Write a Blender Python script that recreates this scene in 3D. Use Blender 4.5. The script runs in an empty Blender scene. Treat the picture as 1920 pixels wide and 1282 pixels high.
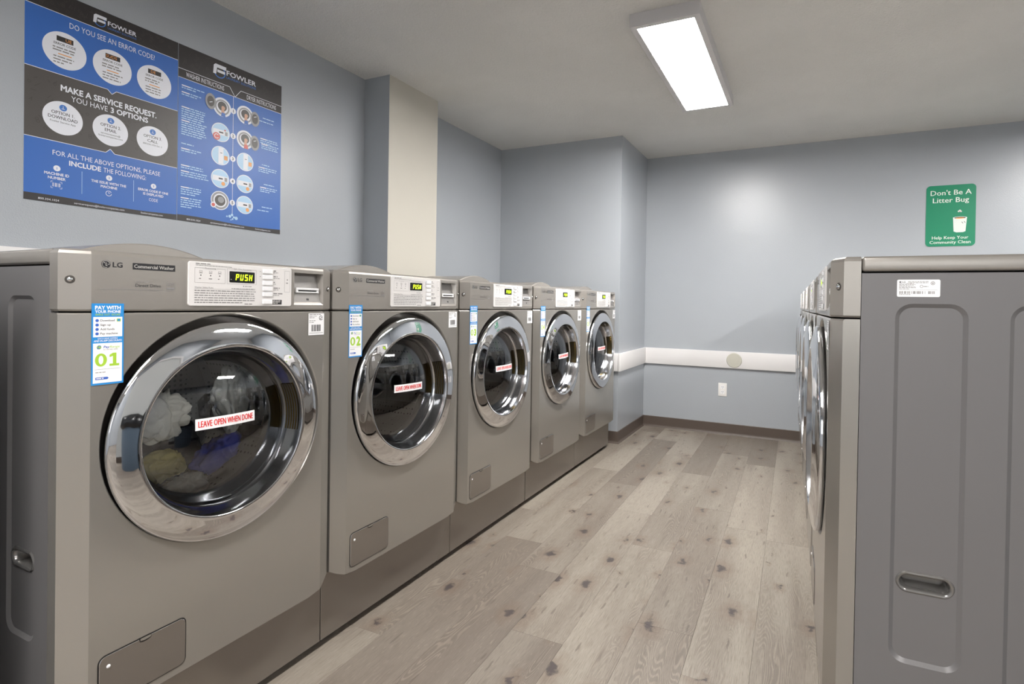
import bpy, bmesh, math, random
from mathutils import Vector, Matrix, noise

random.seed(7)
scene = bpy.context.scene
COL = scene.collection
PI = math.pi

# ------------------------------------------------------------------ camera
FPX, PPX, PPY = 1018.86, 68.82, -62.72
cam_d = bpy.data.cameras.new('camera')
cam_d.sensor_fit = 'HORIZONTAL'
cam_d.sensor_width = 36.0
cam_d.lens = 36.0 * FPX / 1920.0
cam_d.shift_x = -PPX / 1920.0
cam_d.shift_y = PPY / 1920.0
cam_d.clip_start = 0.02
cam = bpy.data.objects.new('camera', cam_d)
COL.objects.link(cam)
yaw, pitch, roll = -0.4426, -0.0090, 0.0160
F = Vector((math.sin(yaw) * math.cos(pitch), math.cos(yaw) * math.cos(pitch), math.sin(pitch)))
R = F.cross(Vector((0, 0, 1))).normalized()
U = R.cross(F)
R2 = R * math.cos(roll) + U * math.sin(roll)
U2 = U * math.cos(roll) - R * math.sin(roll)
CP = Vector((1.3358, -0.5633, 1.1185))
cam.matrix_world = Matrix(((R2.x, U2.x, -F.x, CP.x), (R2.y, U2.y, -F.y, CP.y), (R2.z, U2.z, -F.z, CP.z), (0, 0, 0, 1)))
scene.camera = cam

# ------------------------------------------------------------------ world, exposure
w = bpy.data.worlds.new('world')
scene.world = w
w.use_nodes = True
w.node_tree.nodes['Background'].inputs[0].default_value = (1.0, 1.0, 1.0, 1)
w.node_tree.nodes['Background'].inputs[1].default_value = 1.3
vs = scene.view_settings
vs.view_transform = 'Standard'
vs.look = 'None'
vs.gamma = 1.0
vs.use_curve_mapping = False
vs.exposure = 1.15
LAMP_STRENGTH = 38.0
# (x, y) of the ceiling panels; the first is the one in view
LAMPS = [(0.725, 2.507), (0.725, -1.15), (3.40, 2.90), (3.40, -1.40)]

# ------------------------------------------------------------------ room numbers (metres)
XL, XR, YF, YB, ZC = -1.140, 4.60, -3.30, 4.393, 2.476
COLX, COLY0, COLY1 = -0.945, 1.973, 2.445
BUX, BUY = -0.022, 3.630
P_PITCH, W, H, ZL = 0.70, 0.690, 1.2157, 1.0859


# ------------------------------------------------------------------ materials
def lin(c):
    c = c / 255.0
    return c / 12.92 if c <= 0.04045 else ((c + 0.055) / 1.055) ** 2.4


def rgb(r, g, b):
    return (lin(r), lin(g), lin(b), 1.0)


MATS = {}


def mat(name, col, rough=0.5, metal=0.0, spec=0.5, coat=0.0, emit=None, estr=0.0):
    if name in MATS:
        return MATS[name]
    m = bpy.data.materials.new(name)
    m.use_nodes = True
    b = m.node_tree.nodes['Principled BSDF']
    b.inputs['Base Color'].default_value = rgb(*col)
    b.inputs['Roughness'].default_value = rough
    b.inputs['Metallic'].default_value = metal
    b.inputs['Specular IOR Level'].default_value = spec
    b.inputs['Coat Weight'].default_value = coat
    b.inputs['Coat Roughness'].default_value = 0.12
    if emit:
        b.inputs['Emission Color'].default_value = rgb(*emit)
        b.inputs['Emission Strength'].default_value = estr
    MATS[name] = m
    return m


class N:
    """tiny node-graph helper"""
    def __init__(self, m):
        self.t = m.node_tree
        self.b = self.t.nodes['Principled BSDF']

    def new(self, typ, **kw):
        n = self.t.nodes.new(typ)
        for k, v in kw.items():
            setattr(n, k, v)
        return n

    def set(self, n, key, v):
        if isinstance(v, bpy.types.NodeSocket):
            self.t.links.new(v, n.inputs[key])
        else:
            n.inputs[key].default_value = v

    def math(self, op, a, b=0.0, c=None, clamp=False):
        n = self.new('ShaderNodeMath', operation=op)
        n.use_clamp = clamp
        self.set(n, 0, a)
        self.set(n, 1, b)
        if c is not None:
            self.set(n, 2, c)
        return n.outputs[0]

    def vmath(self, op, a, b):
        n = self.new('ShaderNodeVectorMath', operation=op)
        self.set(n, 0, a)
        self.set(n, 1, b)
        return n.outputs[0]

    def noise(self, vec, scale, detail=2.0, rough=0.5):
        n = self.new('ShaderNodeTexNoise')
        self.set(n, 'Vector', vec)
        n.inputs['Scale'].default_value = scale
        n.inputs['Detail'].default_value = detail
        n.inputs['Roughness'].default_value = rough
        return n.outputs['Fac']

    def mix(self, fac, a, b, blend='MIX'):
        n = self.new('ShaderNodeMix', data_type='RGBA', blend_type=blend)
        self.set(n, 0, fac)
        self.set(n, 6, a)
        self.set(n, 7, b)
        return n.outputs[2]

    def remap(self, v, a, b, c, d):
        n = self.new('ShaderNodeMapRange')
        n.clamp = True
        n.interpolation_type = 'SMOOTHSTEP'
        self.set(n, 0, v)
        for i, q in enumerate((a, b, c, d)):
            n.inputs[i + 1].default_value = q
        return n.outputs[0]

    def bump(self, h, strength, dist):
        n = self.new('ShaderNodeBump')
        n.inputs['Strength'].default_value = strength
        n.inputs['Distance'].default_value = dist
        self.set(n, 'Height', h)
        self.t.links.new(n.outputs[0], self.b.inputs['Normal'])


def wall_mat(name, col, rough=0.27):
    m = mat(name, col, rough)
    g = N(m)
    tc = g.new('ShaderNodeTexCoord').outputs['Object']
    a = g.noise(tc, 220, 2)
    c = g.noise(tc, 2.5, 2)
    g.bump(a, 0.35, 0.002)
    base = rgb(*col)
    dk = tuple(q * 0.93 for q in base[:3]) + (1,)
    g.t.links.new(g.mix(c, dk, base), g.b.inputs['Base Color'])
    return m


def ceiling_mat():
    m = mat('ceiling_texture', (226, 225, 222), 0.9, spec=0.2)
    g = N(m)
    tc = g.new('ShaderNodeTexCoord').outputs['Object']
    a = g.noise(tc, 85, 3, 0.65)
    b = g.noise(tc, 260, 2)
    g.bump(g.math('ADD', a, g.math('MULTIPLY', b, 0.4)), 0.8, 0.009)
    c = g.noise(tc, 1.7, 3)
    g.t.links.new(g.mix(g.remap(c, .35, .7, 0, 1), rgb(222, 221, 218), rgb(228, 227, 224)), g.b.inputs['Base Color'])
    return m


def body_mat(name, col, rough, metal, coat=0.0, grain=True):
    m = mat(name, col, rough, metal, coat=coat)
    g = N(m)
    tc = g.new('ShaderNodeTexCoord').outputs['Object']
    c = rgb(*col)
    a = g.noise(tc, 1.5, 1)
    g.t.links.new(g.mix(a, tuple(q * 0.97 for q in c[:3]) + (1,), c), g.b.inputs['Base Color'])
    return m


def plank_mat():
    m = mat('oak_vinyl_plank', (165, 152, 136), 0.42, spec=0.35)
    g = N(m)
    tc = g.new('ShaderNodeTexCoord').outputs['Object']
    rnd = g.new('ShaderNodeObjectInfo').outputs['Random']
    off = g.new('ShaderNodeCombineXYZ')
    g.set(off, 0, g.math('MULTIPLY', rnd, 37.0))
    g.set(off, 1, g.math('MULTIPLY', rnd, 91.0))
    Pv = g.vmath('ADD', tc, off.outputs[0])
    sep = g.new('ShaderNodeSeparateXYZ')
    g.set(sep, 0, Pv)
    # knots
    vo = g.new('ShaderNodeTexVoronoi', voronoi_dimensions='2D', feature='F1')
    wob = g.noise(Pv, 26, 3)
    kv = g.vmath('MULTIPLY', Pv, (5.6, 3.4, 1))
    wv = g.new('ShaderNodeCombineXYZ')
    g.set(wv, 0, g.math('MULTIPLY', wob, 0.34))
    g.set(wv, 1, g.math('MULTIPLY', g.noise(Pv, 40, 3), 0.34))
    g.set(vo, 'Vector', g.vmath('ADD', kv, wv.outputs[0]))
    vo.inputs['Scale'].default_value = 1.0
    vo.inputs['Randomness'].default_value = 0.9
    dist = vo.outputs['Distance']
    csep = g.new('ShaderNodeSeparateColor')
    g.set(csep, 0, vo.outputs['Color'])
    some = g.math('GREATER_THAN', csep.outputs[0], 0.22)
    big = g.remap(csep.outputs[1], 0.0, 1.0, 0.030, 0.130)
    kd = g.math('DIVIDE', dist, big)
    core = g.math('MULTIPLY', g.remap(kd, 0.35, 1.0, 1, 0), some)
    halo = g.math('MULTIPLY', g.remap(kd, 0.6, 3.2, 1, 0), some)
    # cathedral grain bending round the knots
    big_n = g.noise(g.vmath('MULTIPLY', Pv, (7.0, 1.1, 1)), 1.0, 2)
    gx = g.math('ADD', g.math('MULTIPLY', big_n, 1.0), g.math('MULTIPLY', halo, 0.22))
    gx = g.math('ADD', gx, g.math('MULTIPLY', sep.outputs[0], 2.2))
    rings = g.math('SINE', g.math('MULTIPLY', gx, 330.0))
    rings = g.remap(rings, -0.2, 1.0, 0, 1)
    fibre = g.noise(g.vmath('MULTIPLY', Pv, (420, 18, 1)), 1.0, 3, 0.6)
    pores = g.noise(g.vmath('MULTIPLY', Pv, (160, 30, 1)), 1.0, 2, 0.6)
    tone = g.noise(g.vmath('MULTIPLY', Pv, (8, 0.9, 1)), 1.0, 3)
    fr = g.math('FRACT', g.math('MULTIPLY', rnd, 17.31))
    lightc = g.mix(fr, rgb(156, 148, 137), rgb(145, 137, 127))
    darkc = g.mix(fr, rgb(124, 115, 106), rgb(112, 103, 95))
    per = g.remap(g.math('FRACT', g.math('MULTIPLY', rnd, 5.77)), 0.35, 1.0, 0.0, 0.8)
    t1 = g.math('ADD', g.remap(tone, .36, .70, 0, .85), per, clamp=True)
    c = g.mix(t1, lightc, darkc)
    c = g.mix(g.math('MULTIPLY', g.math('MULTIPLY', rings, g.remap(tone, .4, .65, 0.05, 1)), 0.22), c, rgb(190, 178, 162))
    c = g.mix(g.math('MULTIPLY', g.remap(fibre, .42, .72, 0, 1), 0.50), c, rgb(98, 89, 80))
    c = g.mix(g.math('MULTIPLY', g.remap(pores, .58, .75, 0, 1), 0.16), c, rgb(196, 186, 171))
    streak = g.noise(g.vmath('MULTIPLY', Pv, (52, 3.2, 1)), 1.0, 3, 0.6)
    c = g.mix(g.math('MULTIPLY', g.remap(streak, .58, .74, 0, 1), 0.38), c, rgb(98, 86, 78))
    tk = g.new('ShaderNodeTexVoronoi', voronoi_dimensions='2D', feature='F1')
    g.set(tk, 'Vector', g.vmath('ADD', g.vmath('MULTIPLY', Pv, (30, 4.2, 1)), wv.outputs[0]))
    tk.inputs['Scale'].default_value = 1.0
    tks = g.new('ShaderNodeSeparateColor')
    g.set(tks, 0, tk.outputs['Color'])
    tick = g.math('MULTIPLY', g.remap(tk.outputs['Distance'], 0.05, 0.16, 1, 0), g.math('GREATER_THAN', tks.outputs[0], 0.82))
    c = g.mix(g.math('MULTIPLY', tick, 0.6), c, rgb(92, 82, 76))
    c = g.mix(g.math('MULTIPLY', halo, 0.42), c, rgb(112, 94, 80))
    c = g.mix(g.math('MULTIPLY', core, 0.85), c, rgb(66, 60, 62))
    g.t.links.new(c, g.b.inputs['Base Color'])
    g.bump(fibre, 0.12, 0.001)
    return m


def glass_mat():
    m = bpy.data.materials.new('door_glass')
    m.use_nodes = True
    t = m.node_tree
    t.nodes.clear()
    out = t.nodes.new('ShaderNodeOutputMaterial')
    mix = t.nodes.new('ShaderNodeMixShader')
    tr = t.nodes.new('ShaderNodeBsdfTransparent')
    tr.inputs[0].default_value = (0.93, 0.94, 0.94, 1)
    gl = t.nodes.new('ShaderNodeBsdfGlossy')
    gl.inputs['Roughness'].default_value = 0.015
    gl.inputs['Color'].default_value = (0.95, 0.97, 1, 1)
    fr = t.nodes.new('ShaderNodeFresnel')
    fr.inputs['IOR'].default_value = 1.95
    t.links.new(fr.outputs[0], mix.inputs[0])
    t.links.new(tr.outputs[0], mix.inputs[1])
    t.links.new(gl.outputs[0], mix.inputs[2])
    t.links.new(mix.outputs[0], out.inputs[0])
    return m


def drum_mat():
    m = mat('drum_steel', (120, 118, 116), 0.28, 1.0)
    g = N(m)
    tc = g.new('ShaderNodeTexCoord').outputs['Object']
    vo = g.new('ShaderNodeTexVoronoi', voronoi_dimensions='3D', feature='F1')
    g.set(vo, 'Vector', tc)
    vo.inputs['Scale'].default_value = 62
    vo.inputs['Randomness'].default_value = 0.15
    k = g.remap(vo.outputs['Distance'], 0.22, 0.30, 1, 0)
    g.t.links.new(g.mix(k, rgb(112, 110, 108), rgb(14, 14, 14)), g.b.inputs['Base Color'])
    return m


def cloth_mat(name, col):
    m = mat(name, col, 0.95, spec=0.1)
    g = N(m)
    tc = g.new('ShaderNodeTexCoord').outputs['Object']
    g.bump(g.noise(tc, 420, 3), 0.5, 0.002)
    return m


M_WALL = wall_mat('wall_blue_grey_paint', (172, 177, 183))
M_BEIGE = wall_mat('wall_beige_paint', (196, 192, 182), 0.5)
M_PART = wall_mat('wall_pale_paint', (206, 208, 206), 0.5)
M_CEIL = ceiling_mat()
M_PLANK = plank_mat()
M_SUB = mat('floor_underlay', (70, 62, 54), 0.9)
M_RAIL = mat('rail_white_paint', (228, 226, 226), 0.4)
M_BASEB = mat('rubber_base_brown', (88, 77, 70), 0.45)
M_BODY = body_mat('washer_taupe_steel', (168, 164, 158), 0.22, 0.60, 0.0)
M_CTRL = body_mat('washer_taupe_fascia', (166, 161, 155), 0.26, 0.55, 0.0)
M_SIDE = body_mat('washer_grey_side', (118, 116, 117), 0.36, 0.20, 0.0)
M_BASEP = body_mat('washer_base_panel', (148, 142, 136), 0.20, 0.70, 0.0)
M_CHROME = mat('chrome', (226, 227, 230), 0.035, 1.0)
M_CHROME2 = mat('chrome_satin', (205, 206, 210), 0.14, 1.0)
M_BLACK = mat('black_rubber', (16, 16, 17), 0.5)
M_RECESS_SHADE = mat('door_surround_dark', (72, 68, 64), 0.4, 0.4)  # shade inside door surround and screw dimples, given as colour
M_GASKET = mat('gasket_grey', (70, 72, 74), 0.55)
M_GOLD = mat('grip_dark_gold', (118, 98, 46), 0.25, 0.9)
M_GLASS = glass_mat()
M_DRUM = drum_mat()
M_PLASTW = mat('panel_white_plastic', (222, 219, 218), 0.35)
M_KEYW = mat('key_white_plastic', (236, 236, 238), 0.3)
M_COIN = mat('coin_plate_silver', (140, 137, 135), 0.4, 0.3)
M_DISPB = mat('display_black', (14, 16, 14), 0.15)
M_LED = mat('display_green_led', (150, 200, 20), 0.5, emit=(196, 232, 24), estr=1.1)
M_INK = mat('ink_dark', (34, 34, 38), 0.5)
M_INK2 = mat('ink_grey', (132, 130, 130), 0.5)
M_INKL = mat('ink_light', (196, 194, 190), 0.5)
M_WHITE = mat('sticker_white', (244, 244, 246), 0.45)
M_PBLUE = mat('sticker_blue', (36, 140, 214), 0.45)
M_PGREEN = mat('sticker_green', (166, 206, 62), 0.45)
M_PBLUE2 = mat('sticker_deep_blue', (52, 96, 190), 0.45)
M_RED = mat('label_red', (222, 44, 40), 0.45)
M_POST_B = mat('poster_blue', (52, 106, 188), 0.38)
M_POST_D = mat('poster_charcoal', (46, 42, 42), 0.38)
M_POST_G = mat('poster_grey_brown', (78, 74, 72), 0.38)
M_POST_W = mat('poster_white', (232, 234, 242), 0.38)
M_POST_L = mat('poster_light_blue', (176, 212, 240), 0.38)
M_POST_M = mat('poster_mid_blue', (66, 122, 200), 0.38)
M_POST_O = mat('poster_orange', (230, 158, 84), 0.38)
M_POST_R = mat('poster_red', (208, 92, 84), 0.38)
M_POST_S = mat('poster_steel', (150, 150, 154), 0.38)
M_POST_T = mat('poster_pattern_line', (64, 58, 56), 0.38)
M_POST_SK = mat('poster_skin', (206, 160, 134), 0.38)
M_GREEN = mat('sign_green', (10, 132, 96), 0.35)
M_SIGNW = mat('sign_white', (226, 234, 228), 0.35)
M_LAMPW = mat('lamp_white_metal', (205, 203, 204), 0.45)
M_LENS = mat('lamp_lens', (255, 255, 255), 0.5, emit=(255, 252, 248), estr=LAMP_STRENGTH)
M_DISC = mat('plate_beige', (196, 194, 182), 0.5)
M_OUT = mat('outlet_white', (238, 236, 234), 0.35)
M_BIN = mat('bin_blue_grey', (84, 100, 116), 0.5)
M_BAG = mat('bin_bag_black', (22, 22, 24), 0.25)


# ------------------------------------------------------------------ object helpers
def mesh_obj(name, verts, faces, mats, fm=None, parent=None, smooth=False, sharp=None):
    me = bpy.data.meshes.new(name)
    me.from_pydata([tuple(v) for v in verts], [], faces)
    if not isinstance(mats, (list, tuple)):
        mats = [mats]
    for m in mats:
        me.materials.append(m)
    if fm:
        me.polygons.foreach_set('material_index', fm)
    if smooth:
        me.polygons.foreach_set('use_smooth', [True] * len(me.polygons))
    me.update()
    if sharp:
        me.set_sharp_from_angle(angle=math.radians(sharp))
    o = bpy.data.objects.new(name, me)
    COL.objects.link(o)
    if parent:
        o.parent = parent
    return o


def bm_obj(name, bm, mats, parent=None, smooth=False, sharp=None, recalc=True):
    if recalc:
        bmesh.ops.recalc_face_normals(bm, faces=bm.faces)
    me = bpy.data.meshes.new(name)
    bm.to_mesh(me)
    bm.free()
    if not isinstance(mats, (list, tuple)):
        mats = [mats]
    for m in mats:
        me.materials.append(m)
    if smooth:
        me.polygons.foreach_set('use_smooth', [True] * len(me.polygons))
        if sharp:
            me.set_sharp_from_angle(angle=math.radians(sharp))
    o = bpy.data.objects.new(name, me)
    COL.objects.link(o)
    if parent:
        o.parent = parent
    return o


def box_bm(x0, x1, y0, y1, z0, z1, bev=0.0, seg=2, bm=None):
    b2 = bmesh.new()
    r = bmesh.ops.create_cube(b2, size=1.0)
    for v in r['verts']:
        v.co = Vector(((x0 + x1) / 2 + v.co.x * (x1 - x0), (y0 + y1) / 2 + v.co.y * (y1 - y0), (z0 + z1) / 2 + v.co.z * (z1 - z0)))
    if bev > 0:
        bmesh.ops.bevel(b2, geom=list(b2.edges), offset=bev, segments=seg, affect='EDGES', profile=0.5)
    if bm is None:
        return b2
    me = bpy.data.meshes.new('t')
    b2.to_mesh(me)
    b2.free()
    bm.from_mesh(me)
    bpy.data.meshes.remove(me)
    return bm


def box(name, x0, x1, y0, y1, z0, z1, m, parent=None, bev=0.0):
    return bm_obj(name, box_bm(x0, x1, y0, y1, z0, z1, bev), m, parent, smooth=bev > 0, sharp=40)


def empty(name, loc, rz=0.0):
    o = bpy.data.objects.new(name, None)
    o.empty_display_size = 0.1
    COL.objects.link(o)
    o.location = loc
    o.rotation_euler = (0, 0, rz)
    return o


def tag(o, label, cat, group=None):
    o['label'] = label
    o['category'] = cat
    if group:
        o['group'] = group
    return o


def struct(o, label=None):
    o['kind'] = 'structure'
    if label:
        o['label'] = label
    return o


def lathe_x(name, prof, m, parent, cy, cz, n=72, a0=0.0, a1=2 * PI, smooth=True, sharp=35):
    """profile [(x, r)] turned round the X axis through (cy, cz)"""
    closed = abs(a1 - a0 - 2 * PI) < 1e-6
    cols = n if closed else n + 1
    V, Fc = [], []
    for i in range(cols):
        a = a0 + (a1 - a0) * i / n
        for (x, r) in prof:
            V.append((x, cy + r * math.cos(a), cz + r * math.sin(a)))
    k = len(prof)
    for i in range(n):
        j = (i + 1) % cols if closed else i + 1
        for q in range(k - 1):
            Fc.append((i * k + q, j * k + q, j * k + q + 1, i * k + q + 1))
    o = mesh_obj(name, V, Fc, m, None, parent, smooth, sharp)
    return o


def rrect(u0, v0, u1, v1, r, n=6):
    pts = []
    for (cu, cv, a) in ((u1 - r, v0 + r, -PI / 2), (u1 - r, v1 - r, 0), (u0 + r, v1 - r, PI / 2), (u0 + r, v0 + r, PI)):
        for i in range(n + 1):
            t = a + PI / 2 * i / n
            pts.append((cu + r * math.cos(t), cv + r * math.sin(t)))
    return pts


# ------------------------------------------------------------------ flat print
_TXT = {}


def text_geo(s):
    key = s
    if key in _TXT:
        return _TXT[key]
    cu = bpy.data.curves.new('t', 'FONT')
    cu.body = s
    cu.size = 1.0
    cu.resolution_u = 2
    ob = bpy.data.objects.new('t', cu)
    COL.objects.link(ob)
    me = bpy.data.meshes.new_from_object(ob)
    V = [(v.co.x, v.co.y) for v in me.vertices]
    Fc = [tuple(p.vertices) for p in me.polygons]
    bpy.data.objects.remove(ob)
    bpy.data.curves.remove(cu)
    bpy.data.meshes.remove(me)
    x0 = min(v[0] for v in V)
    x1 = max(v[0] for v in V)
    y0 = min(v[1] for v in V)
    y1 = max(v[1] for v in V)
    _TXT[key] = (V, Fc, x0, x1, y0, y1)
    return _TXT[key]


class Print:
    """collects flat shapes (u right, v up, layer out) into one mesh with several inks"""
    def __init__(self):
        self.V, self.F, self.M, self.mats = [], [], [], []

    def mi(self, m):
        if m not in self.mats:
            self.mats.append(m)
        return self.mats.index(m)

    def add(self, pts, faces, m, layer):
        b = len(self.V)
        self.V += [(p[0], p[1], layer) for p in pts]
        self.F += [tuple(b + i for i in f) for f in faces]
        self.M += [self.mi(m)] * len(faces)

    def poly(self, pts, m, layer):
        self.add(pts, [tuple(range(len(pts)))], m, layer)

    def rect(self, u0, v0, u1, v1, m, layer):
        self.poly([(u0, v0), (u1, v0), (u1, v1), (u0, v1)], m, layer)

    def rr(self, u0, v0, u1, v1, r, m, layer):
        self.poly(rrect(u0, v0, u1, v1, r, 4), m, layer)

    def disc(self, u, v, r, m, layer, n=40, sx=1.0):
        self.poly([(u + sx * r * math.cos(2 * PI * i / n), v + r * math.sin(2 * PI * i / n)) for i in range(n)], m, layer)

    def ring(self, u, v, r0, r1, m, layer, n=40, a0=0.0, a1=2 * PI):
        pts, fs = [], []
        for i in range(n + 1):
            a = a0 + (a1 - a0) * i / n
            pts += [(u + r0 * math.cos(a), v + r0 * math.sin(a)), (u + r1 * math.cos(a), v + r1 * math.sin(a))]
        for i in range(n):
            fs.append((2 * i, 2 * i + 1, 2 * i + 3, 2 * i + 2))
        self.add(pts, fs, m, layer)

    def line(self, u0, v0, u1, v1, t, m, layer):
        d = Vector((u1 - u0, v1 - v0)).normalized() * t / 2
        self.poly([(u0 + d.y, v0 - d.x), (u1 + d.y, v1 - d.x), (u1 - d.y, v1 + d.x), (u0 - d.y, v0 + d.x)], m, layer)

    def frame(self, u0, v0, u1, v1, t, m, layer):
        self.rect(u0, v0, u1, v0 + t, m, layer)
        self.rect(u0, v1 - t, u1, v1, m, layer)
        self.rect(u0, v0 + t, u0 + t, v1 - t, m, layer)
        self.rect(u1 - t, v0 + t, u1, v1 - t, m, layer)

    def text(self, s, u, v, h, m, layer, width=None, align='L', bold=0.0, shear=0.0):
        """capital height h, baseline v; width squeezes or stretches the line"""
        V, Fc, x0, x1, y0, y1 = text_geo(s)
        cap = text_geo('H')[5]
        k = h / cap
        o = bold * k
        kx = ((width - 2 * o) / (x1 - x0)) if width else k
        wd = (x1 - x0) * kx
        uo = {'L': u + o, 'C': u - wd / 2, 'R': u - wd - o}[align]
        strikes = [(0, 0)]
        if bold > 0:
            strikes += [(-o, 0), (o, 0)]
        if bold >= 0.02:
            strikes += [(0, -o), (0, o)]
        for i, (du, dv) in enumerate(strikes):
            self.add([(uo + du + (p[0] - x0) * kx + shear * p[1] * k, v + dv + p[1] * k) for p in V], Fc, m, layer + 0.08 * i)

    def greek(self, u0, v1, u1, rows, pitch, h, m, layer, seed=0, ragged=0.15):
        """rows of small word-shaped dashes: fine print too small to read"""
        rd = random.Random(seed)
        for i in range(rows):
            v = v1 - i * pitch
            end = u1 - (u1 - u0) * (rd.random() * ragged if i < rows - 1 else rd.random() * 0.5)
            u = u0
            while u < end:
                l = (0.6 + rd.random() * 2.2) * h * 2.2
                e = min(u + l, end)
                if e - u > h * 0.5:
                    self.rect(u, v - h, e, v, m, layer)
                u = e + h * 0.8

    def barcode(self, u0, v0, u1, v1, m, layer, n=26, seed=1):
        rd = random.Random(seed)
        st = (u1 - u0) / n
        for i in range(n):
            if rd.random() < 0.85:
                self.rect(u0 + i * st, v0, u0 + i * st + st * (0.35 + 0.5 * rd.random()), v1, m, layer)

    def seg7(self, chars, u, v, wd, h, gap, t, m, layer, slant=0.1):
        S = {'P': 'abefg', 'U': 'bcdef', 'S': 'acdfg', 'H': 'bcefg'}
        for ci, ch in enumerate(chars):
            x = u + ci * (wd + gap)

            def q(a, b, c, d):
                self.poly([(x + p[0] + slant * p[1], v + p[1]) for p in ((a, b), (c, b), (c, d), (a, d))], m, layer)
            for s in S[ch]:
                e = t * 0.25
                if s == 'a':
                    q(e, h - t, wd - e, h)
                if s == 'd':
                    q(e, 0, wd - e, t)
                if s == 'g':
                    q(e, h / 2 - t / 2, wd - e, h / 2 + t / 2)
                if s == 'f':
                    q(0, h / 2 + e, t, h - e)
                if s == 'b':
                    q(wd - t, h / 2 + e, wd, h - e)
                if s == 'e':
                    q(0, e, t, h / 2 - e)
                if s == 'c':
                    q(wd - t, e, wd, h / 2 - e)

    def build(self, name, parent, fn, step=0.00025):
        """fn maps (u, v, out) to xyz"""
        V = [fn(p[0], p[1], p[2] * step) for p in self.V]
        # make every face look along +out
        o0, o1 = Vector(fn(0, 0, 0)), Vector(fn(0, 0, 1))
        nrm = (o1 - o0)
        Fs = []
        for f in self.F:
            n = Vector((0, 0, 0))
            for i in range(len(f)):
                a, b = Vector(V[f[i]]), Vector(V[f[(i + 1) % len(f)]])
                n += a.cross(b)
            Fs.append(f if n.dot(nrm) >= 0 else tuple(reversed(f)))
        return mesh_obj(name, V, Fs, self.mats, self.M, parent)


# ================================================================== THE ROOM
T = 0.10
struct(box('floor', XL - T, XR + T, YF - T, YB + T, -0.08, -0.004, M_SUB), 'wood-look vinyl plank floor')
floor = bpy.data.objects['floor']
struct(box('ceiling', XL - T, XR + T, YF - T, YB + T, ZC, ZC + 0.08, M_CEIL), 'textured off-white ceiling')
struct(box('wall_left', XL - T, XL, YF - T, BUY, 0, ZC, M_WALL), 'blue-grey wall behind the washers')
struct(box('wall_jog', XL - T, BUX, BUY, YB, 0, ZC, M_WALL), 'blue-grey wall jog past the last washer')
struct(box('wall_back', XL - T, XR + T, YB, YB + T, 0, ZC, M_WALL), 'blue-grey far wall')
struct(box('wall_right', XR, XR + T, YF - T, YB, 0, ZC, M_WALL))
WX0, WX1, WZ0, WZ1 = 0.3, 2.7, 0.95, 2.15
b = bmesh.new()
box_bm(XL, WX0, YF - T, YF, 0, ZC, bm=b)
box_bm(WX1, XR, YF - T, YF, 0, ZC, bm=b)
box_bm(WX0, WX1, YF - T, YF, 0, WZ0, bm=b)
box_bm(WX0, WX1, YF - T, YF, WZ1, ZC, bm=b)
struct(bm_obj('wall_front', b, M_WALL))
wf = empty('window_1', ((WX0 + WX1) / 2, YF - 0.05, WZ0))
struct(wf, 'white framed window behind the viewpoint')
hw = (WX1 - WX0) / 2
for (x0, x1, z0, z1) in ((-hw, -hw + 0.05, 0, 1.2), (hw - 0.05, hw, 0, 1.2), (-0.03, 0.03, 0.05, 1.15), (-hw + 0.05, hw - 0.05, 0, 0.05), (-hw + 0.05, hw - 0.05, 1.15, 1.2)):
    box('window_frame', x0, x1, -0.03, 0.03, z0, z1, M_RAIL, wf)
for x0, x1 in ((-hw + 0.05, -0.03), (0.03, hw - 0.05)):
    box('pane', x0, x1, -0.003, 0.003, 0.05, 1.15, M_GLASS, wf)
# column with a beige face
cb = bmesh.new()
box_bm(XL, COLX, COLY0, COLY1, 0, ZC, bm=cb)
for f in cb.faces:
    f.material_index = 1 if f.normal.x > 0.9 else 0
struct(bm_obj('wall_column', cb, [M_WALL, M_BEIGE]), 'column with a beige front face')
struct(box('wall_shade_stub', XL, -0.06, -0.24, -0.14, 0, 1.22, M_WALL), 'added low wall, unseen, shading the first washer side')  # unseen wall added to keep light off the first washer's side
# partition seen only in reflections
struct(box('wall_partition', 2.75, 2.87, 0.02, 1.20, 0, ZC - 0.9, M_PART), 'pale half-height partition')
struct(box('trim_1', 2.73, 2.89, 0.0, 1.22, ZC - 0.9, ZC - 0.87, M_RAIL))
struct(box('baseboard_right', 2.742, 2.75, 0.02, 1.20, 0, 0.0969, M_BASEB))

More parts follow.
